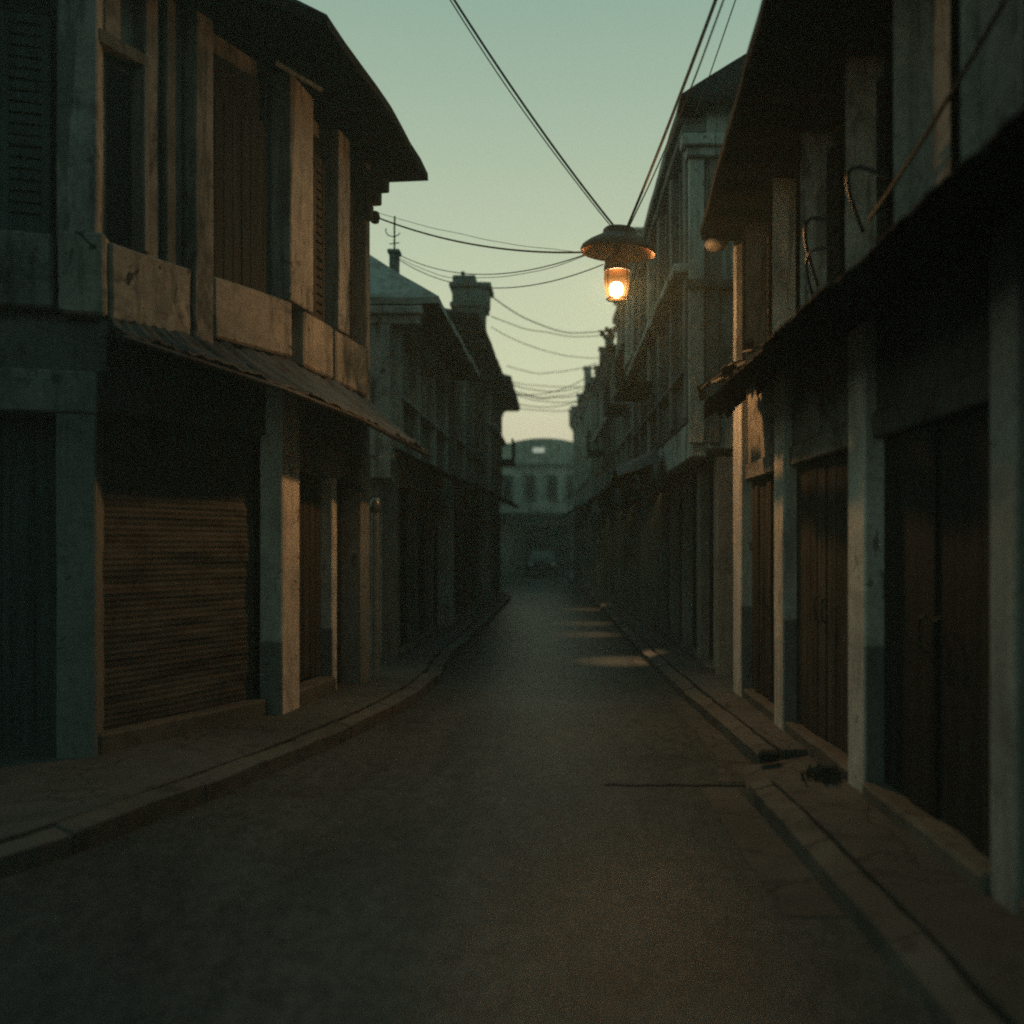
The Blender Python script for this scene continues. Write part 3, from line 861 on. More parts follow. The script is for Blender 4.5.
# ------------------------------------------------------------------ generic terrace house
def terrace(label, A, B, zg, ze, depth, bays, seed, wall='plaster', pil='plaster_pale', door='wood_dark', shut='wood_dark', eave=0.45, ridge_h=1.1, ridge_v=-2.0, awn=(0.6, 'tin_dark'), hip=(True, True), panel='plaster', col='column_plain', fins=2, zs=None, slats=12, hood=None, roofm='roof', ragged=False, ledge=None, jetty=0.0):
    F = Facade(A, B, (0, (A[1] + B[1]) / 2))
    g = random.Random(seed)
    rt = root('shophouse', label, 'house', (A[0], A[1], 0), 'shophouses along the street')
    L = F.L
    if jetty:
        F.part('wall', wall, rt, 0, L, -depth, -0.20, zg + 0.10, ze, 0, 0.008, 0.5)
        F.part('ground_wall', wall, rt, 0.02, L - 0.02, -depth, -0.20 - jetty, 0, zg + 0.097, 0, 0.008, 0.5)
    else:
        F.part('wall', wall, rt, 0, L, -depth, -0.20, 0, ze, 0, 0.008, 0.5)
    J = jetty
    w = L / bays
    zs = zs or zg + 1.15
    for i in range(bays + 1):
        u = min(max(i * w, 0.14), L - 0.14)
        F.part('column', col if g.random() < 0.7 else wall, rt, u - 0.13, u + 0.13, -0.21 - J, 0.0 - J, 0.08, zg, 0.012, 0.008, 0.4)
        F.part('pilaster', pil if g.random() < 0.75 else wall, rt, u - 0.11, u + 0.11, -0.21, 0.05, zg + 0.46, ze - 0.32, 0.012, 0.008, 0.4)
    F.part('lintel', wall, rt, 0, L, -0.21, -0.03, zg + 0.003, zg + 0.45, 0.012, 0.008, 0.4)
    for i in range(bays):
        a, b = i * w + 0.14, (i + 1) * w - 0.14
        F.planks('door', door if g.random() < 0.7 else 'wood_black', rt, a, b, -0.205 - J, -0.12 - J, 0.14, zg - 0.02, max(4, int((b - a) / 0.16)), g)
        F.part('door_step', 'step', rt, a + 0.02, b - 0.02, -0.115 - J, 0.06 - J, 0.08, 0.22, 0.015, 0.012, 0.2)
        F.part('parapet_panel', panel, rt, a - 0.02, b + 0.02, -0.205, -0.02, zg + 0.46, zs, 0.015, 0.012, 0.25)
        wn = F.part('window', 'wood_black', rt, a, b, -0.205, -0.17, zs + 0.07, ze - 0.5, 0, 0)
        nl = fins
        lw = (b - a - 0.06 * (nl - 1)) / nl
        for k in range(nl):
            s0 = a + k * (lw + 0.06)
            h = lw / 2
            for q in range(2):
                if g.random() < 0.86:
                    F.shutter_leaf('shutter', shut if g.random() < 0.8 else 'wood_grey', wn, s0 + q * h + 0.004, s0 + (q + 1) * h - 0.004, -0.165, -0.115 + g.uniform(0, 0.03), zs + 0.08, ze - 0.62 - g.choice((0, 0, 0.25)), slats)
            if k:
                F.part('mullion', pil, wn, s0 - 0.055, s0 - 0.005, -0.165, 0.02, zs + 0.075, ze - 0.5, 0.006, 0.005)
        F.part('sill', pil, wn, a - 0.03, b + 0.03, -0.165, 0.09, zs + 0.005, zs + 0.065, 0.01, 0.006)
    cn = MB()
    F.box(cn, 0, L, -0.205, 0.09, ze - 0.31, ze - 0.20)
    F.box(cn, 0, L, -0.205, 0.16, ze - 0.197, ze - 0.06)
    cn.build('cornice', pil, rt, 0.012, 0.015, 0.25)
    if awn:
        u = 0.0
        F.awning('awning', awn[1], rt, 0.02, L - 0.02, -0.02, awn[0], zg + 0.48, zg + 0.20, g, 0.02)
    if hood:
        hu0, hu1, hz = hood
        cv = []
        for i in range(13):
            t = i / 12
            row = []
            for j in range(9):
                s_ = j / 8
                row.append(F.p(hu0 + (hu1 - hu0) * s_, 0.06 + 0.62 * t, hz + 0.24 * math.sin(math.pi * s_) * (1 - 0.3 * t) - 0.22 * t))
            cv.append(row)
        MB().slab([[cv[i][j], cv[i + 1][j], cv[i + 1][j + 1], cv[i][j + 1]] for i in range(12) for j in range(8)], 0.015).build('door_hood', 'tin', rt)
    for i in range(bays + 1):
        if ragged and g.random() < 0.8:
            u = min(max(i * w, 0.2), L - 0.2)
            h = g.uniform(0.15, 0.6)
            fb = MB()
            F.box(fb, u - 0.14, u + 0.14, 0.0, 0.24, ze - 0.05, ze + h)
            F.box(fb, u - 0.18, u + 0.18, -0.04, 0.28, ze + h + 0.003, ze + h + 0.08)
            fb.build('parapet_post', pil, rt, 0.01, 0.02, 0.15)
    if ledge:
        F.part('ledge', wall, rt, 0.0, L, -0.2, 0.20, ledge, ledge + 0.10, 0.015, 0.03, 0.2)
        bu = g.uniform(0.35, 0.5) * L
        bm2 = MB()
        F.box(bm2, bu, bu + 1.5, 0.05, 0.55, ledge - 0.75, ledge - 0.66)
        for k in range(9):
            F.box(bm2, bu + 0.03 + k * 0.18, bu + 0.07 + k * 0.18, 0.50, 0.53, ledge - 0.66, ledge - 0.12)
        F.box(bm2, bu, bu + 1.5, 0.49, 0.545, ledge - 0.118, ledge - 0.06)
        bm2.build('balcony', 'wood_black', rt, 0.0, 0.012, 0.2)
    # roof
    e0, e1 = -0.25, L + 0.25
    r0 = e0 + (abs(ridge_v) + eave if hip[0] else 0) * 0.8
    r1 = e1 - (abs(ridge_v) + eave if hip[1] else 0) * 0.8
    if r1 < r0:
        r0 = r1 = (r0 + r1) / 2
    zb = ze + 0.02
    bv = -depth - 0.2
    a, b, c, d = F.p(e0, eave, zb), F.p(e1, eave, zb), F.p(e1, bv, zb), F.p(e0, bv, zb)
    r, s_ = F.p(r0, ridge_v, zb + ridge_h), F.p(r1, ridge_v, zb + ridge_h)
    rf = MB().slab([[a, b, s_, r], [c, d, r, s_], [d, a, r], [b, c, s_]], 0.09).build('roof', roofm, rt, 0, 0.025, 0.35)
    sf = MB()
    F.box(sf, e0 + 0.05, e1 - 0.05, -0.15, eave - 0.03, zb - 0.16, zb - 0.095)
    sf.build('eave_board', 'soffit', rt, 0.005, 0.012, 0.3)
    return rt, F, rf

# left row going away
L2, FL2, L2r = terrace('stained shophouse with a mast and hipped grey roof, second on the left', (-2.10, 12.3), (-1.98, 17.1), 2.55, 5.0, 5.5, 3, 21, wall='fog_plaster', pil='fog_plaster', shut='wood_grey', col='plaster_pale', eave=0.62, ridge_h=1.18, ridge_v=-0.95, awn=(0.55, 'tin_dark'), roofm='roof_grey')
# ornate blind bay on the side wall of that house
sw = MB()
sw.box(-2.42, -2.15, 12.12, 12.295, 2.6, 4.78)
sw.build('pilaster', 'fog_plaster', L2, 0.012, 0.01, 0.2)
sw = MB()
sw.box(-2.5, -1.7, 12.02, 12.29, 4.80, 4.90)
sw.box(-2.46, -1.75, 12.10, 12.29, 4.68, 4.797)
sw.build('cornice', 'fog_plaster', L2, 0.01, 0.012, 0.12)
sw = MB()
sw.box(-5.0, -2.1, 12.15, 12.29, 2.72, 2.86)
sw.box(-4.9, -2.2, 11.95, 12.145, 2.30, 2.36)
sw.build('string_course', 'plaster', L2, 0.01, 0.012, 0.15)
MB().lathe((-2.27, 12.27, 4.32), [(0.0, -0.03), (0.13, -0.03), (0.13, 0.03), (0.0, 0.03)], 18, __import__('mathutils').Euler((R(90), 0, 0))).build('vent', 'void', L2)
ch = MB()
ch.box(-2.36, -2.23, 13.2, 13.36, 5.4, 5.98)
ch.box(-2.385, -2.205, 13.175, 13.385, 5.983, 6.04)
ch.build('chimney', 'plaster_teal', L2r, 0.01, 0.006, 0.2)
an = root('antenna', 'thin antenna mast on the small chimney of the hipped roof', 'antenna', (-2.295, 13.28, 6.04))
MB().tube([(-2.295, 13.28, 6.04), (-2.295, 13.28, 6.40), (-2.29, 13.28, 6.55)], 0.014, 6).build('pole', 'iron', an)
arc = [(-2.295 - 0.11 * math.sin(a) - 0.02, 13.28, 6.36 + 0.09 * math.cos(a) - 0.02) for a in [i * math.pi / 8 for i in range(3, 12)]]
MB().tube(arc, 0.008, 5).build('hoop', 'iron', an)
MB().tube([(-2.37, 13.28, 6.14), (-2.22, 13.28, 6.16)], 0.008, 5).build('crossbar', 'iron', an)

L3, FL3, L3r = terrace('tall dim shophouse with a stepped chimney tower at its eave, third on the left', (-1.88, 17.4), (-1.74, 24.0), 2.6, 6.1, 6.0, 4, 22, wall='fog_plaster', pil='plaster_pale', shut='wood_grey', col='plaster', eave=0.55, ridge_h=1.0, ridge_v=-2.4)
tw = MB()
tw.box(-2.0, -1.36, 18.6, 19.3, 5.9, 6.62)
tw.box(-2.06, -1.30, 18.54, 19.36, 6.623, 6.72)
tw.box(-2.02, -1.28, 18.56, 19.34, 6.723, 7.02)
tw.box(-2.08, -1.21, 18.50, 19.40, 7.023, 7.12)
tw.box(-2.02, -1.55, 18.6, 19.3, 7.123, 7.28)
tw.box(-1.86, -1.78, 18.8, 18.9, 7.283, 7.42)
tw.build('chimney', 'plaster_teal', L3r, 0.012, 0.02, 0.15)
L4, FL4, _ = terrace('dim shophouse with a pointed dark eave, fourth on the left', (-1.66, 24.3), (-1.60, 29.2), 2.7, 6.2, 6.0, 3, 23, wall='fog_plaster', pil='plaster_pale', shut='wood_grey', col='plaster', eave=0.62, ridge_h=1.2, ridge_v=-2.4, slats=8, ledge=4.9)
L5, FL5, _ = terrace('low far shophouse at the end of the left row', (-3.1, 31.5), (-3.1, 52.0), 2.7, 5.5, 6.0, 6, 24, wall='plaster_teal', pil='plaster', eave=0.5, ridge_h=1.0, ridge_v=-2.4, slats=6)

# ------------------------------------------------------------------ right near house
R1 = root('shophouse', 'near dark shophouse on the right with planked doors between pale columns and long low eave', 'house', (1.95, 9.6, 0), 'shophouses along the street')
FR = Facade((1.95, -9.0), (1.95, 9.60), (0, 0))
Y0 = 9.0                               # u = y + 9
rngR = random.Random(11)
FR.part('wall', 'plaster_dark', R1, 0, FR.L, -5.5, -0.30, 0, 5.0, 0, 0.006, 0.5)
cols = [(9.20, 9.585), (7.53, 7.84), (5.58, 5.90), (3.77, 4.00), (2.0, 2.25), (0.1, 0.35), (-2.0, -1.75), (-4.0, -3.75), (-6.0, -5.75), (-8.5, -8.2)]
for y0, y1 in cols:
    FR.part('column', 'column' if y0 > 5 else 'column_plain', R1, y0 + Y0, y1 + Y0, -0.29, 0.0, 0.08, 3.30, 0.012, 0.005, 0.25)
ys = sorted(cols)
for (a0, a1), (b0, b1) in zip(ys, ys[1:]):
    u0_, u1_ = a1 + Y0 + 0.003, b0 + Y0 - 0.003
    bm_ = 'plaster_warm' if a0 > 5.0 else 'plaster_dark'
    FR.part('lintel', bm_, R1, u0_, u1_, -0.28, -0.045, 2.36, 2.52, 0.012, 0.006, 0.25)
    FR.part('fascia', bm_, R1, u0_, u1_, -0.28, -0.07, 2.523, 3.30, 0.008, 0.006, 0.3)
    dm = 'wood_brown' if a0 > 5.0 else 'wood_dark'
    n = 9 if a0 > 5.0 else 4
    um = (u0_ + u1_) / 2
    for q0, q1 in ((u0_, um - 0.006), (um + 0.006, u1_)):
        FR.planks('door', dm, R1, q0, q1, -0.285, -0.105, 0.24, 2.355, max(2, n // 2), rngR, 0.008, 0.016)
    if b0 > 2.0:
        for du in (-0.09, 0.09):
            hd = MB()
            P = FR.p
            hd.tube([P(um + du, -0.09, 1.12), P(um + du, -0.055, 1.14), P(um + du, -0.05, 1.22), P(um + du, -0.055, 1.30), P(um + du, -0.09, 1.32)], 0.009, 6)
            hd.build('handle', 'iron', R1)
    FR.part('door_step', 'step', R1, u0_ + 0.01, u1_ - 0.01, -0.28, -0.02 + rngR.uniform(0, 0.05), 0.08, 0.235, 0.02, 0.018, 0.13)
# upper storey: deep narrow fins with shuttered bays between
fins_y = [9.46, 9.0, 7.9, 7.02, 5.95, 5.12, 4.28, 3.6, 2.7, 1.6, 0.4, -1.0, -2.5, -4.0, -5.5, -7.0, -8.6]
for i, y in enumerate(fins_y):
    wd = 0.12 if i == 0 else 0.07
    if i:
        FR.part('edge_shade_strip', 'soffit', R1, y + Y0 - 0.004, y + wd + Y0 + 0.004, 0.002, 0.014, 3.42, 4.93, 0.002, 0.004, 0.3)  # dark strip painting out the lamplight on the fin's street edge
    FR.part('pilaster', 'plaster_pale' if i == 0 else 'fog_plaster' if i in (2, 3, 4, 5, 6) else 'plaster', R1, y + Y0, y + wd + Y0, -0.29, 0.0, 3.42, 4.93, 0.01, 0.006, 0.25)
fs = sorted(fins_y)
for a, b in zip(fs, fs[1:]):
    q0, q1 = a + 0.07 + Y0 + 0.004, b + Y0 - 0.004
    if abs(a - 4.28) < 0.01 or abs(a - 3.6) < 0.01 or abs(a - 2.7) < 0.01:
        FR.part('wall_panel', 'plaster_pale', R1, q0, q1, -0.29, -0.09, 3.42, 4.93, 0.008, 0.008, 0.25)
        continue
    wn = FR.part('window', 'wood_black', R1, q0, q1, -0.29, -0.26, 3.45, 4.9, 0, 0)
    h = (q1 - q0) / 2
    if h > 0.25:
        FR.shutter_leaf('shutter', 'wood_dark', wn, q0 + 0.005, q0 + h - 0.004, -0.255, -0.205, 3.47, 4.75, 16)
        FR.shutter_leaf('shutter', 'wood_dark', wn, q0 + h + 0.004, q1 - 0.005, -0.255, -0.205, 3.47, 4.75, 16)
FR.part('string_course', 'plaster_dark', R1, 0.02, FR.L - 0.02, -0.29, 0.035, 3.305, 3.415, 0.012, 0.008, 0.25)
# long awning: from below one dark band
FR.awning('awning', 'tin_dark', R1, 0.3, 8.72 + Y0, 0.03, 0.45, 3.46, 3.08, rngR, 0.03, amp=0.005, tear=0.035)
vb = MB()                              # ragged black strip added for the shade below the awning's front edge
for k in range(24):
    y = 8.62 - k * 0.34
    x = 1.485 + rngR.uniform(-0.015, 0.015)
    dz = 0.22 + rngR.uniform(-0.06, 0.05)
    vb.hexa([(x, y - 0.345, 3.05 - dz), (x + 0.014, y - 0.345, 3.05 - dz), (x + 0.014, y, 3.05 - dz - rngR.uniform(-0.03, 0.03)), (x, y, 3.05 - dz), (x, y - 0.345, 3.06), (x + 0.014, y - 0.345, 3.06), (x + 0.014, y, 3.06), (x, y, 3.06)])
vb.build('shade_valance', 'soffit', R1, 0, 0.02, 0.15)
rg = MB()                              # torn end pieces of the awning, lit by the lamp
for k in range(16):
    y = rngR.uniform(8.05, 9.15)
    x = rngR.uniform(1.50, 1.88)
    z = 3.48 - (1.92 - x) * 0.80 + rngR.uniform(-0.02, 0.10)
    l, wdt, a = rngR.uniform(0.12, 0.38), rngR.uniform(0.04, 0.10), rngR.uniform(-0.5, 0.5)
    dx, dy = math.sin(a) * l / 2, math.cos(a) * l / 2
    dz = rngR.uniform(-0.05, 0.05)
    ex, ey = math.cos(a) * wdt / 2, -math.sin(a) * wdt / 2
    p = [(x - dx - ex, y - dy - ey, z - dz), (x - dx + ex, y - dy + ey, z - dz + 0.03), (x + dx + ex, y + dy + ey, z + dz + 0.03), (x + dx - ex, y + dy - ey, z + dz)]
    rg.hexa([(q[0], q[1], q[2] - 0.014) for q in p] + p)
rg.build('torn_edge', 'wood_brown', R1, 0, 0.012, 0.1)
# roof with low eave
EA, EB, EC = (1.20, -9.2), (1.30, 5.5), (1.60, 9.62)
NR = 18
topf = []
def eave_x(t):
    y = -9.2 + (9.62 + 9.2) * t
    return (1.20 + 0.10 * (y + 9.2) / 14.7 if y < 5.5 else 1.30 + 0.30 * (y - 5.5) / 4.12), y
for i in range(NR):
    x0, y0 = eave_x(i / NR)
    x1, y1 = eave_x((i + 1) / NR)
    topf.append([(x0, y0, 5.07), (x1, y1, 5.07), (4.6, y1, 7.1), (4.6, y0, 7.1)])
    topf.append([(4.6, y0, 7.1), (4.6, y1, 7.1), (7.8, y1, 5.05), (7.8, y0, 5.05)])
MB().slab(topf, 0.08).build('roof', 'roof', R1, 0, 0.018, 0.3)
sf = MB()
for i in range(NR):
    x0, y0 = eave_x(i / NR)
    x1, y1 = eave_x((i + 1) / NR)
    sf.hexa([(x0 + 0.02, y0, 4.955), (x1 + 0.02, y1, 4.955), (2.2, y1, 4.94), (2.2, y0, 4.94), (x0 + 0.02, y0, 4.985), (x1 + 0.02, y1, 4.985), (2.2, y1, 4.985), (2.2, y0, 4.985)])
for k in range(22):
    y = 9.4 - k * 0.62
    x0 = eave_x((y + 9.2) / 18.82)[0]
    sf.box(x0 + 0.03, 2.19, y - 0.03, y + 0.03, 4.89, 4.952)
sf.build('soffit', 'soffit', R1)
MB().prism([(2.2, 9.3), (7.2, 9.3), (7.2, 9.59), (2.2, 9.59)], 5.0, 5.02).bm.free()
gb = MB()
gb.hexa([(2.0, 9.32, 4.99), (7.2, 9.32, 4.99), (7.2, 9.58, 4.99), (2.0, 9.58, 4.99), (4.5, 9.32, 6.9), (4.7, 9.32, 6.9), (4.7, 9.58, 6.9), (4.5, 9.58, 6.9)])
gb.build('gable', 'plaster_dark', R1)

# small unlit bulkhead lamp under the far end of the eave
MB().tube([(1.50, 4.0, 5.1), (1.50, 4.0, 6.4)], 0.03, 8).build('roof_mast', 'iron', R1)
bl = root('eave_lamp', 'small pale unlit lamp under the far end of the right eave', 'lamp', (1.74, 9.42, 4.94))
MB().lathe((1.74, 9.42, 4.94), [(0.0, 0.01), (0.03, 0.01), (0.03, -0.03), (0.0, -0.03)], 10).build('base', 'iron', bl)
MB().lathe((1.74, 9.42, 4.94), [(0.05, -0.035), (0.10, -0.05), (0.125, -0.09), (0.10, -0.14), (0.0, -0.16)], 18).build('globe', 'old_globe', bl, smooth=True)

# right row going away
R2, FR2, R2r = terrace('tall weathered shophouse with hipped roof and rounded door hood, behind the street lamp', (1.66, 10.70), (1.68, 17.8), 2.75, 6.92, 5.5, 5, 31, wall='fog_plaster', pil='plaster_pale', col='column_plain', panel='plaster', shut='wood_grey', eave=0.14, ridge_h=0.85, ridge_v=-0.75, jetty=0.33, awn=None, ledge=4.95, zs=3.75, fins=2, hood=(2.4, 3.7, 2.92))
FR2.awning('awning', 'tin_dark', R2, 4.1, FR2.L - 0.1, -0.02, 0.32, 3.25, 2.95, rngR, 0.02)
sw = MB()                              # moulded pale cornice and piers on the end wall that looks down the street
sw.box(1.60, 3.4, 10.53, 10.69, 6.26, 6.36)
sw.box(1.54, 3.4, 10.47, 10.69, 6.363, 6.50)
sw.build('corner_cornice', 'fog_plaster', R2, 0.012, 0.012, 0.15)
for x0, x1, mt in ((1.64, 1.82, 'fog_plaster'), (1.88, 2.0, 'plaster_pale'), (2.22, 2.40, 'fog_plaster')):
    MB().box(x0, x1, 10.60, 10.695, 2.9, 6.257).build('corner_pier', mt, R2, 0.012, 0.01, 0.2)
MB().box(1.60, 3.0, 10.54, 10.695, 4.72, 4.82).build('string_course', 'plaster', R2, 0.01, 0.02, 0.15)
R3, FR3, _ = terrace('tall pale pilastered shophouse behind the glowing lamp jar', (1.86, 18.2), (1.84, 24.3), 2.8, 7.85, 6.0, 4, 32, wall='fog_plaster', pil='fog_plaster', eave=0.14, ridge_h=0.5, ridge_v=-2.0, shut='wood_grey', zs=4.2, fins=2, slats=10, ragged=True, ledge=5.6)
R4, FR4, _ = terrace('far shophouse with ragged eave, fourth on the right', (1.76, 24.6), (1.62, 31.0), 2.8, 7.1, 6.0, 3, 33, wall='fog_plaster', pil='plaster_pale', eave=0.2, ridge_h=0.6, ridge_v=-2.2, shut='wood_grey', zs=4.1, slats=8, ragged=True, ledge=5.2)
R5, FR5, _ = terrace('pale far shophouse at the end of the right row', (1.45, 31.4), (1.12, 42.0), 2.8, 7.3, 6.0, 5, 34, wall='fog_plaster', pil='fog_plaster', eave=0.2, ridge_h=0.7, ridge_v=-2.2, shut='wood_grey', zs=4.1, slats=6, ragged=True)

def added_hooded_lamp(label, y, x, w, aim):  # added lamps, out of sight, that throw warm patches on the road
    rt = root('added_patch_lamp', label, 'lamp', (1.86, y, 2.62), 'added hooded lamps for the warm road patches')
    MB().tube([(1.90, y, 2.62), (1.70, y, 2.66), (x + 0.06, y, 2.60)], 0.014, 6).build('arm', 'iron', rt)
    MB().lathe((x, y, 2.50), [(0.10, 0.0), (0.105, 0.01), (0.07, 0.07), (0.03, 0.11), (0.0, 0.115)], 16).build('hood', 'iron', rt, smooth=True)
    ld = bpy.data.lights.new('road_patch_light', 'SPOT')
    ld.energy = w
    ld.color = (1.0, 0.62, 0.32)
    ld.spot_size = R(34)
    ld.spot_blend = 1.0
    ld.shadow_soft_size = 0.03
    lo = bpy.data.objects.new('road_patch_light', ld)
    COL.objects.link(lo)
    d = Vector((aim - x, 0.15, -2.48))
    lo.rotation_euler = d.to_track_quat('-Z', 'Y').to_euler()
    lo.location = Vector((x, y, 2.49)) - Vector(rt.location)
    lo.parent = rt
added_hooded_lamp('added unseen hooded lamp for a warm road patch, under the awning beside the rounded door hood', 13.0, 1.60, 260, 1.05)
added_hooded_lamp('added unseen hooded lamp for a warm road patch, near the far end of the tall hipped house', 16.9, 1.58, 170, 0.75)
added_hooded_lamp('added unseen hooded lamp for a warm road patch, under the near awning of the pale pilastered house', 19.3, 1.55, 150, 0.8)
added_hooded_lamp('added unseen hooded lamp for a warm road patch, under the far awning of the pale pilastered house', 23.6, 1.55, 200, 1.0)

# house that closes the street
EH = root('end_house', 'hazy green house with curved gable closing the far end of the street', 'house', (0.0, 55.5, 0), 'shophouses along the street')
FE = Facade((-7.0, 55.5), (8.0, 55.5), (0, 0))
gp = []
for i in range(25):
    x = -3.6 + 7.2 * i / 24
    gp.append((x, 7.98 + 0.34 * (math.cos(math.pi * (x + 0.4) / 4.6) if abs(x + 0.4) < 2.3 else 0.0) * 1.0))
ge = MB()
lo = [ge.bm.verts.new((x, 55.5, 0.0)) for x, z in ((-7, 0), (7, 0))]
front = [(-7.0, 0.0), (7.0, 0.0)] + [(7.0, 7.95)] + [(x, z) for x, z in gp[::-1]] + [(-7.0, 7.95)]
a = [ge.bm.verts.new((x, 55.7, z)) for x, z in front]
b = [ge.bm.verts.new((x, 61.0, z)) for x, z in front]
ge.bm.faces.new(a)
ge.bm.faces.new(b[::-1])
for i in range(len(front)):
    j = (i + 1) % len(front)
    ge.bm.faces.new([a[i], a[j], b[j], b[i]])
for v in lo:
    ge.bm.verts.remove(v)
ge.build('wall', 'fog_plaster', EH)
FE.part('canopy', 'wood_dark', EH, 3.0, 12.0, -0.1, 1.3, 3.15, 3.65, 0.02, 0.02, 0.4)
FE.part('string_course', 'plaster_pale', EH, 3.0, 12.0, -0.19, 0.05, 6.55, 6.75, 0.02, 0.02, 0.4)
for x in (-2.6, -1.2, 0.15, 1.35, 2.5):
    wn = FE.part('window', 'wood_black', EH, 7 + x - 0.28, 7 + x + 0.28, -0.195, -0.12, 4.6, 6.0, 0.01, 0)
    FE.part('frame', 'plaster_pale', wn, 7 + x - 0.36, 7 + x - 0.285, -0.195, -0.03, 4.55, 6.1, 0.01, 0)
    FE.part('sill', 'plaster_pale', wn, 7 + x - 0.36, 7 + x + 0.36, -0.195, 0.0, 4.45, 4.545, 0.01, 0)
FE.part('sky_opening', 'sky_glow_pane', EH, 7 - 1.05, 7 - 0.35, -0.195, -0.16, 7.42, 7.72, 0, 0)  # gable opening filled with a glowing pane in place of the sky
for x in (-3.4, -1.9, 1.6, 3.2):
    FE.part('column', 'plaster', EH, 7 + x - 0.2, 7 + x + 0.2, -0.195, 0.15, 0.0, 3.145, 0.02, 0.01, 0.4)
FE.planks('door', 'wood_black', EH, 5.4, 8.2, -0.195, -0.1, 0.0, 2.9, 8, rngR)

# ------------------------------------------------------------------ dark car parked at the far end
def car(x, y):
    rt = root('parked_car', 'dark car parked facing us at the far end of the street', 'car', (x, y, 0))
    prof = [(-2.05, 0.35), (-2.08, 0.62), (-1.95, 0.82), (-1.0, 0.95), (-0.35, 1.40), (1.0, 1.43), (1.75, 1.0), (2.1, 0.92), (2.12, 0.38)]
    mb = MB()
    rows = []
    for s_ in (-1, -0.86, 0.86, 1):
        row = []
        for yy, z in prof:
            inset_ = 0.82 * abs(s_)
            if z > 1.0:
                inset_ *= 0.78 if abs(s_) == 1 else 0.86
            zz = z - (0.06 if abs(s_) == 1 and z > 0.5 else 0)
            row.append(mb.bm.verts.new((x + math.copysign(inset_, s_), y + yy, zz)))
        rows.append(row)
    for r0, r1 in zip(rows, rows[1:]):
        for i in range(len(prof)):
            j = (i + 1) % len(prof)
            mb.bm.faces.new([r0[i], r0[j], r1[j], r1[i]])
    mb.bm.faces.new(rows[0])
    mb.bm.faces.new(rows[-1][::-1])
    mb.build('body', 'car_paint', rt, 0.03)
    g = MB()
    g.hexa([(x - 0.62, y - 0.955, 0.99), (x + 0.62, y - 0.955, 0.99), (x + 0.62, y - 0.90, 0.99), (x - 0.62, y - 0.90, 0.99), (x - 0.52, y - 0.42, 1.37), (x + 0.52, y - 0.42, 1.37), (x + 0.52, y - 0.36, 1.37), (x - 0.52, y - 0.36, 1.37)])
    g.build('windscreen', 'car_glass', rt)
    for s_ in (-1, 1):
        MB().lathe((x + s_ * 0.58, y - 2.07, 0.68), [(0.0, 0.06), (0.11, 0.05), (0.12, -0.04), (0.0, -0.05)], 14, __import__('mathutils').Euler((R(90), 0, 0))).build('headlight', 'headlight', rt, smooth=True)
        for yy in (-1.3, 1.35):
            MB().lathe((x + s_ * 0.76, y + yy, 0.31), [(0.0, -0.09), (0.27, -0.09), (0.31, -0.06), (0.31, 0.06), (0.27, 0.09), (0.0, 0.09)], 18, __import__('mathutils').Euler((0, R(90), 0))).build('wheel', 'tyre', rt)
    MB().box(x - 0.8, x + 0.8, y - 2.14, y - 2.06, 0.36, 0.52).build('bumper', 'iron', rt, 0.02)
    MB().box(x - 0.45, x + 0.45, y - 2.12, y - 2.04, 0.55, 0.72).build('grille', 'iron', rt, 0.01)
car(-0.45, 49.0)

# ------------------------------------------------------------------ street lamp on its cables
SL = root('street_lamp', 'lit street lamp with wide shade and glowing amber glass jar hung over the road', 'street lamp', (LAMP.x, LAMP.y, LAMP.z + 0.55))
tilt = __import__('mathutils').Euler((R(4), R(4), 0))
sx, sy, sz = LAMP.x + 0.005, LAMP.y, 4.74
MB().lathe((sx, sy, sz), [(0.386, -0.028), (0.392, 0.0), (0.375, 0.035), (0.31, 0.085), (0.22, 0.135), (0.175, 0.16), (0.17, 0.205), (0.15, 0.225), (0.06, 0.245), (0.0, 0.25)], 40, tilt).build('shade', 'enamel_out', SL, smooth=True)
MB().lathe((sx, sy, sz), [(0.382, -0.026), (0.33, 0.03), (0.20, 0.075), (0.0, 0.09)], 40, tilt).build('shade_lining', 'enamel_in', SL, smooth=True)
MB().lathe((LAMP.x - 0.01, LAMP.y, 4.42), [(0.0, 0.385), (0.035, 0.38), (0.04, 0.29), (0.085, 0.265), (0.118, 0.225), (0.132, 0.16), (0.134, 0.105), (0.120, 0.100), (0.0, 0.098)], 28).build('cap', 'enamel_out', SL, smooth=True)
MB().lathe((LAMP.x - 0.01, LAMP.y, 4.42), [(0.128, 0.10), (0.132, 0.03), (0.126, -0.05), (0.112, -0.13), (0.098, -0.175), (0.075, -0.188), (0.0, -0.192)], 32).build('glass_jar', 'lamp_glass', SL, smooth=True)
shield = MB()                             # added black plate in the back of the jar, keeps lamplight off the far rows
rr_ = []
for i in range(17):
    a = R(4) + R(172) * i / 16
    rr_.append([shield.bm.verts.new((LAMP.x - 0.01 + r * math.cos(a), LAMP.y + r * math.sin(a), 4.42 + z)) for r, z in ((0.122, 0.095), (0.118, -0.04), (0.104, -0.12), (0.088, -0.172), (0.060, -0.182), (0.0, -0.184), (0.0, -0.178), (0.058, -0.176), (0.084, -0.168), (0.100, -0.12), (0.114, -0.04), (0.118, 0.095))])
for a, b in zip(rr_, rr_[1:]):
    for k in range(12):
        shield.bm.faces.new([a[k], b[k], b[(k + 1) % 12], a[(k + 1) % 12]])
shield.build('light_shield', 'shield_black', SL)
cg = MB()
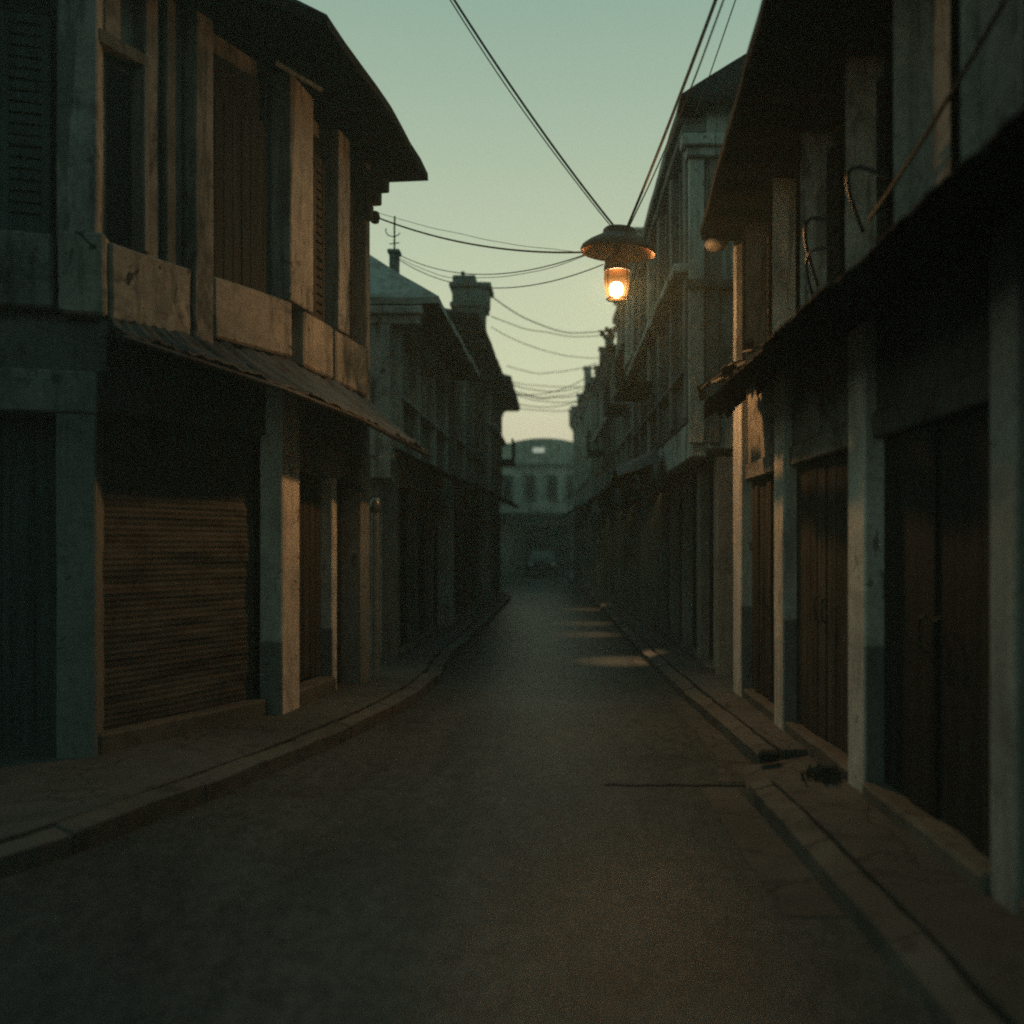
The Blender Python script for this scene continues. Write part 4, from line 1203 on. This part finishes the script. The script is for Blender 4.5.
for k in range(4):
    a = math.pi / 4 + k * math.pi / 2
    cg.tube([(LAMP.x - 0.01 + r * math.cos(a), LAMP.y + r * math.sin(a), 4.42 + z) for r, z in ((0.136, 0.12), (0.140, 0.03), (0.133, -0.05), (0.119, -0.13), (0.104, -0.18))], 0.006, 6)
ring = [(LAMP.x - 0.01 + 0.104 * math.cos(i * math.pi / 12), LAMP.y + 0.104 * math.sin(i * math.pi / 12), 4.24) for i in range(25)]
cg.tube(ring, 0.008, 6)
cg.build('cage', 'enamel_out', SL)
MB().lathe((LAMP.x - 0.015, LAMP.y, 4.42), [(0.0, -0.005), (0.03, -0.008), (0.056, -0.025), (0.072, -0.06), (0.072, -0.095), (0.060, -0.135), (0.042, -0.155), (0.0, -0.16)], 24).build('bulb', 'bulb', SL, smooth=True)
# ------------------------------------------------------------------ cables
def span(a, b, sag, n=28, wob=0.0, seed=0):
    a, b = Vector(a), Vector(b)
    out = []
    for i in range(n + 1):
        t = i / n
        p = a.lerp(b, t)
        p.z -= sag * 4 * t * (1 - t)
        if wob:
            p += mnoise.noise_vector(Vector((t * 5 + seed * 3.3, seed * 1.7, 0))) * wob * math.sin(math.pi * t)
        out.append(p)
    return out
GRP = 'overhead cables'
def cable(label, pts, r, extra=None):
    mb = MB()
    mb.tube(pts, r, 6)
    for e, rr in (extra or []):
        mb.tube(e, rr, 5)
    return tag(mb.build('cable', 'cable', None, origin=tuple(pts[0])), label, 'cable', GRP)
top_l, top_r = (LAMP.x - 0.03, LAMP.y, 4.985), (LAMP.x + 0.09, LAMP.y, 4.965)
cable('double black cable rising from the lamp top to the upper left', span(top_l, (-2.62, 6.98, 9.22), 0.30, 40), 0.011, [(span((LAMP.x - 0.05, LAMP.y, 4.97), (-2.62, 7.0, 9.22), 0.33, 40, 0.015, 1), 0.006)])
cable('thick black cable rising from the lamp top to the upper right', span(top_r, (1.50, 4.0, 6.30), 0.12, 40), 0.014, [(span((LAMP.x + 0.10, LAMP.y, 4.95), (1.50, 4.0, 6.26), 0.22, 40, 0.03, 2), 0.007)])
cable('thin cable running past the right eave to the hipped tall roof', span((1.50, 4.0, 6.18), (1.64, 10.2, 6.55), 0.05), 0.006)
cable('taut black cable from the left upper pilaster to the lamp shade rim', span((-2.02, 10.42, 5.50), (0.34, 9.3, 4.725), 0.12), 0.010, [(span((-2.03, 10.42, 5.56), (0.34, 9.3, 4.72), 0.06, 30, 0.03, 4), 0.003)])
cable('slack pair of wires sagging left from the shade rim to the mast roof', span((-2.30, 13.28, 6.02), (0.35, 9.31, 4.70), 0.26, 40), 0.006, [(span((-2.30, 13.28, 5.98), (0.36, 9.3, 4.69), 0.29, 40, 0.03, 6), 0.004)])
cable('slackest thin wire looping left from under the lamp shade', span((-2.27, 13.2, 5.92), (0.55, 9.3, 4.60), 0.34, 40), 0.006)
wires = [((-1.22, 18.6, 6.85), (1.62, 22.0, 7.05), 0.42, 0.012, 'sagging wire from the stepped chimney across to the pale tall house'),
         ((-1.22, 18.7, 6.45), (1.62, 22.1, 6.9), 0.22, 0.009, 'thin wire below the chimney wire, strung to the same pale house'),
         ((-1.25, 19.2, 6.35), (1.62, 22.2, 6.4), 0.30, 0.008, 'lowest thin wire strung from beneath the stepped chimney')]
for a, b, sg, r, lb in wires:
    cable(lb, span(a, b, sg, 30, 0.04, sg * 10), r)
gw = random.Random(5)
for k in range(9):
    y = 24.6 + k * 0.55
    z = 6.0 + gw.uniform(-0.35, 0.25) + k * 0.12
    mbk = cable('faint far wire strung between the two rows above the road end', span((-1.35, y, z + gw.uniform(-0.4, 0.4)), (1.45 - max(0, y - 34) * 0.02, y + gw.uniform(-0.6, 1.2), z + gw.uniform(-0.4, 0.4)), gw.uniform(0.1, 0.4), 20, 0.05, k), 0.012)
# wire knot with insulators on the pale house
kn = root('insulator', 'dark knot of insulators where wires meet the pale tall house', 'insulator', (1.60, 22.0, 6.95))
for k in range(6):
    c = (1.60 - 0.07 * k + gw.uniform(-0.02, 0.02), 22.0 + gw.uniform(-0.08, 0.08), 6.95 + gw.uniform(-0.07, 0.06))
    MB().lathe(c, [(0.0, 0.07), (0.03, 0.06), (0.05, 0.02), (0.028, 0.0), (0.05, -0.04), (0.03, -0.07), (0.0, -0.075)], 10).build('bell', 'iron', kn, smooth=True)
MB().tube([(1.70, 22.0, 6.93), (1.18, 22.0, 6.93)], 0.02, 6).build('arm', 'iron', kn)
# insulator knob on the corner house
kb = root('insulator', 'black cable clamp on the end pilaster of the corner house', 'insulator', (-2.03, 10.44, 5.5))
MB().lathe((-2.03, 10.44, 5.5), [(0.0, 0.08), (0.045, 0.06), (0.06, 0.0), (0.045, -0.06), (0.0, -0.08)], 12).build('knob', 'iron', kb, smooth=True)
# cables looping over the upper wall of the near right house
cable('black cable slung diagonally across the upper right wall', span((1.88, 2.6, 4.35), (1.88, 5.3, 3.62), 0.10), 0.013)
cable('first looped cable stub arching off the upper right wall', [(1.92 - 0.16 * math.sin(t * math.pi), 5.1 + 0.42 * t, 3.78 - 0.16 * t + 0.20 * math.sin(t * math.pi)) for t in [i / 16 for i in range(17)]], 0.013)
cable('second looped cable stub arching off the upper right wall', [(1.92 - 0.16 * math.sin(t * math.pi), 5.95 + 0.5 * t, 3.82 - 0.26 * t + 0.22 * math.sin(t * math.pi)) for t in [i / 16 for i in range(17)]], 0.013, [([(1.92 - 0.14 * math.sin(t * math.pi), 5.97 + 0.5 * t, 3.66 - 0.26 * t + 0.16 * math.sin(t * math.pi)) for t in [i / 16 for i in range(17)]], 0.010)])

# ------------------------------------------------------------------ small things on the ground
st = MB()
st.prism([(1.55, 6.70), (1.70, 6.68), (1.72, 6.80), (1.58, 6.82)], 0.10, 0.165)
tag(st.build('loose_kerb_stone', 'grime', None, 0.02, 0.012, 0.05, origin=(1.63, 6.75, 0.1)), 'dark loose stone lying at the broken end of the right kerb', 'stone')
def weeds(name, label, pts, n, h, spread, seed, stuff=False, origin=None):
    g = random.Random(seed)
    mb = MB()
    for _ in range(n):
        x, y, z = g.choice(pts)
        x += g.gauss(0, spread); y += g.gauss(0, spread)
        hh = h * g.uniform(0.4, 1.0)
        a = g.uniform(0, 6.28)
        wd = g.uniform(0.004, 0.011)
        lean = g.uniform(0.1, 0.7) * hh
        dx, dy = math.cos(a), math.sin(a)
        v = [mb.bm.verts.new(c) for c in ((x - dy * wd, y + dx * wd, z), (x + dy * wd, y - dx * wd, z), (x + dx * lean * 0.5 + dy * wd * 0.8, y + dy * lean * 0.5 - dx * wd * 0.8, z + hh * 0.6), (x + dx * lean, y + dy * lean, z + hh * 0.8), (x + dx * lean * 0.5 - dy * wd * 0.8, y + dy * lean * 0.5 + dx * wd * 0.8, z + hh * 0.6))]
        mb.bm.faces.new(v)
    o = mb.build(name, 'weed', None, origin=origin)
    if stuff:
        o["kind"] = 'stuff'
    else:
        tag(o, label, 'plant')
    return o
weeds('weed_clump', 'dark clump of weeds against the second pale column on the right', [(1.84, 5.97, 0.135)], 110, 0.13, 0.07, 5, origin=(1.88, 5.95, 0.14))  # loose blades in one clump of weeds
groove = [(x, y, 0.11) for x, y in offset_line(kl, 0.172) if 4.0 < y < 12.5]
weeds('grass', '', groove, 900, 0.055, 0.02, 6, True)

# ------------------------------------------------------------------ haze
hz = MB().box(-40, 40, -15, 64, -1.0, 9.6).build('haze', None)
hz["kind"] = 'stuff'
hm = bpy.data.materials.new('haze_air')
hm.use_nodes = True
ht = hm.node_tree
ht.nodes.clear()
ho = ht.nodes.new("ShaderNodeOutputMaterial")
hv = ht.nodes.new("ShaderNodeVolumePrincipled")
hv.inputs['Color'].default_value = (0.72, 0.90, 0.80, 1)
hv.inputs['Density'].default_value = 0.006
hv.inputs['Anisotropy'].default_value = 0.2
ht.links.new(hv.outputs[0], ho.inputs['Volume'])
hz.data.materials.append(hm)
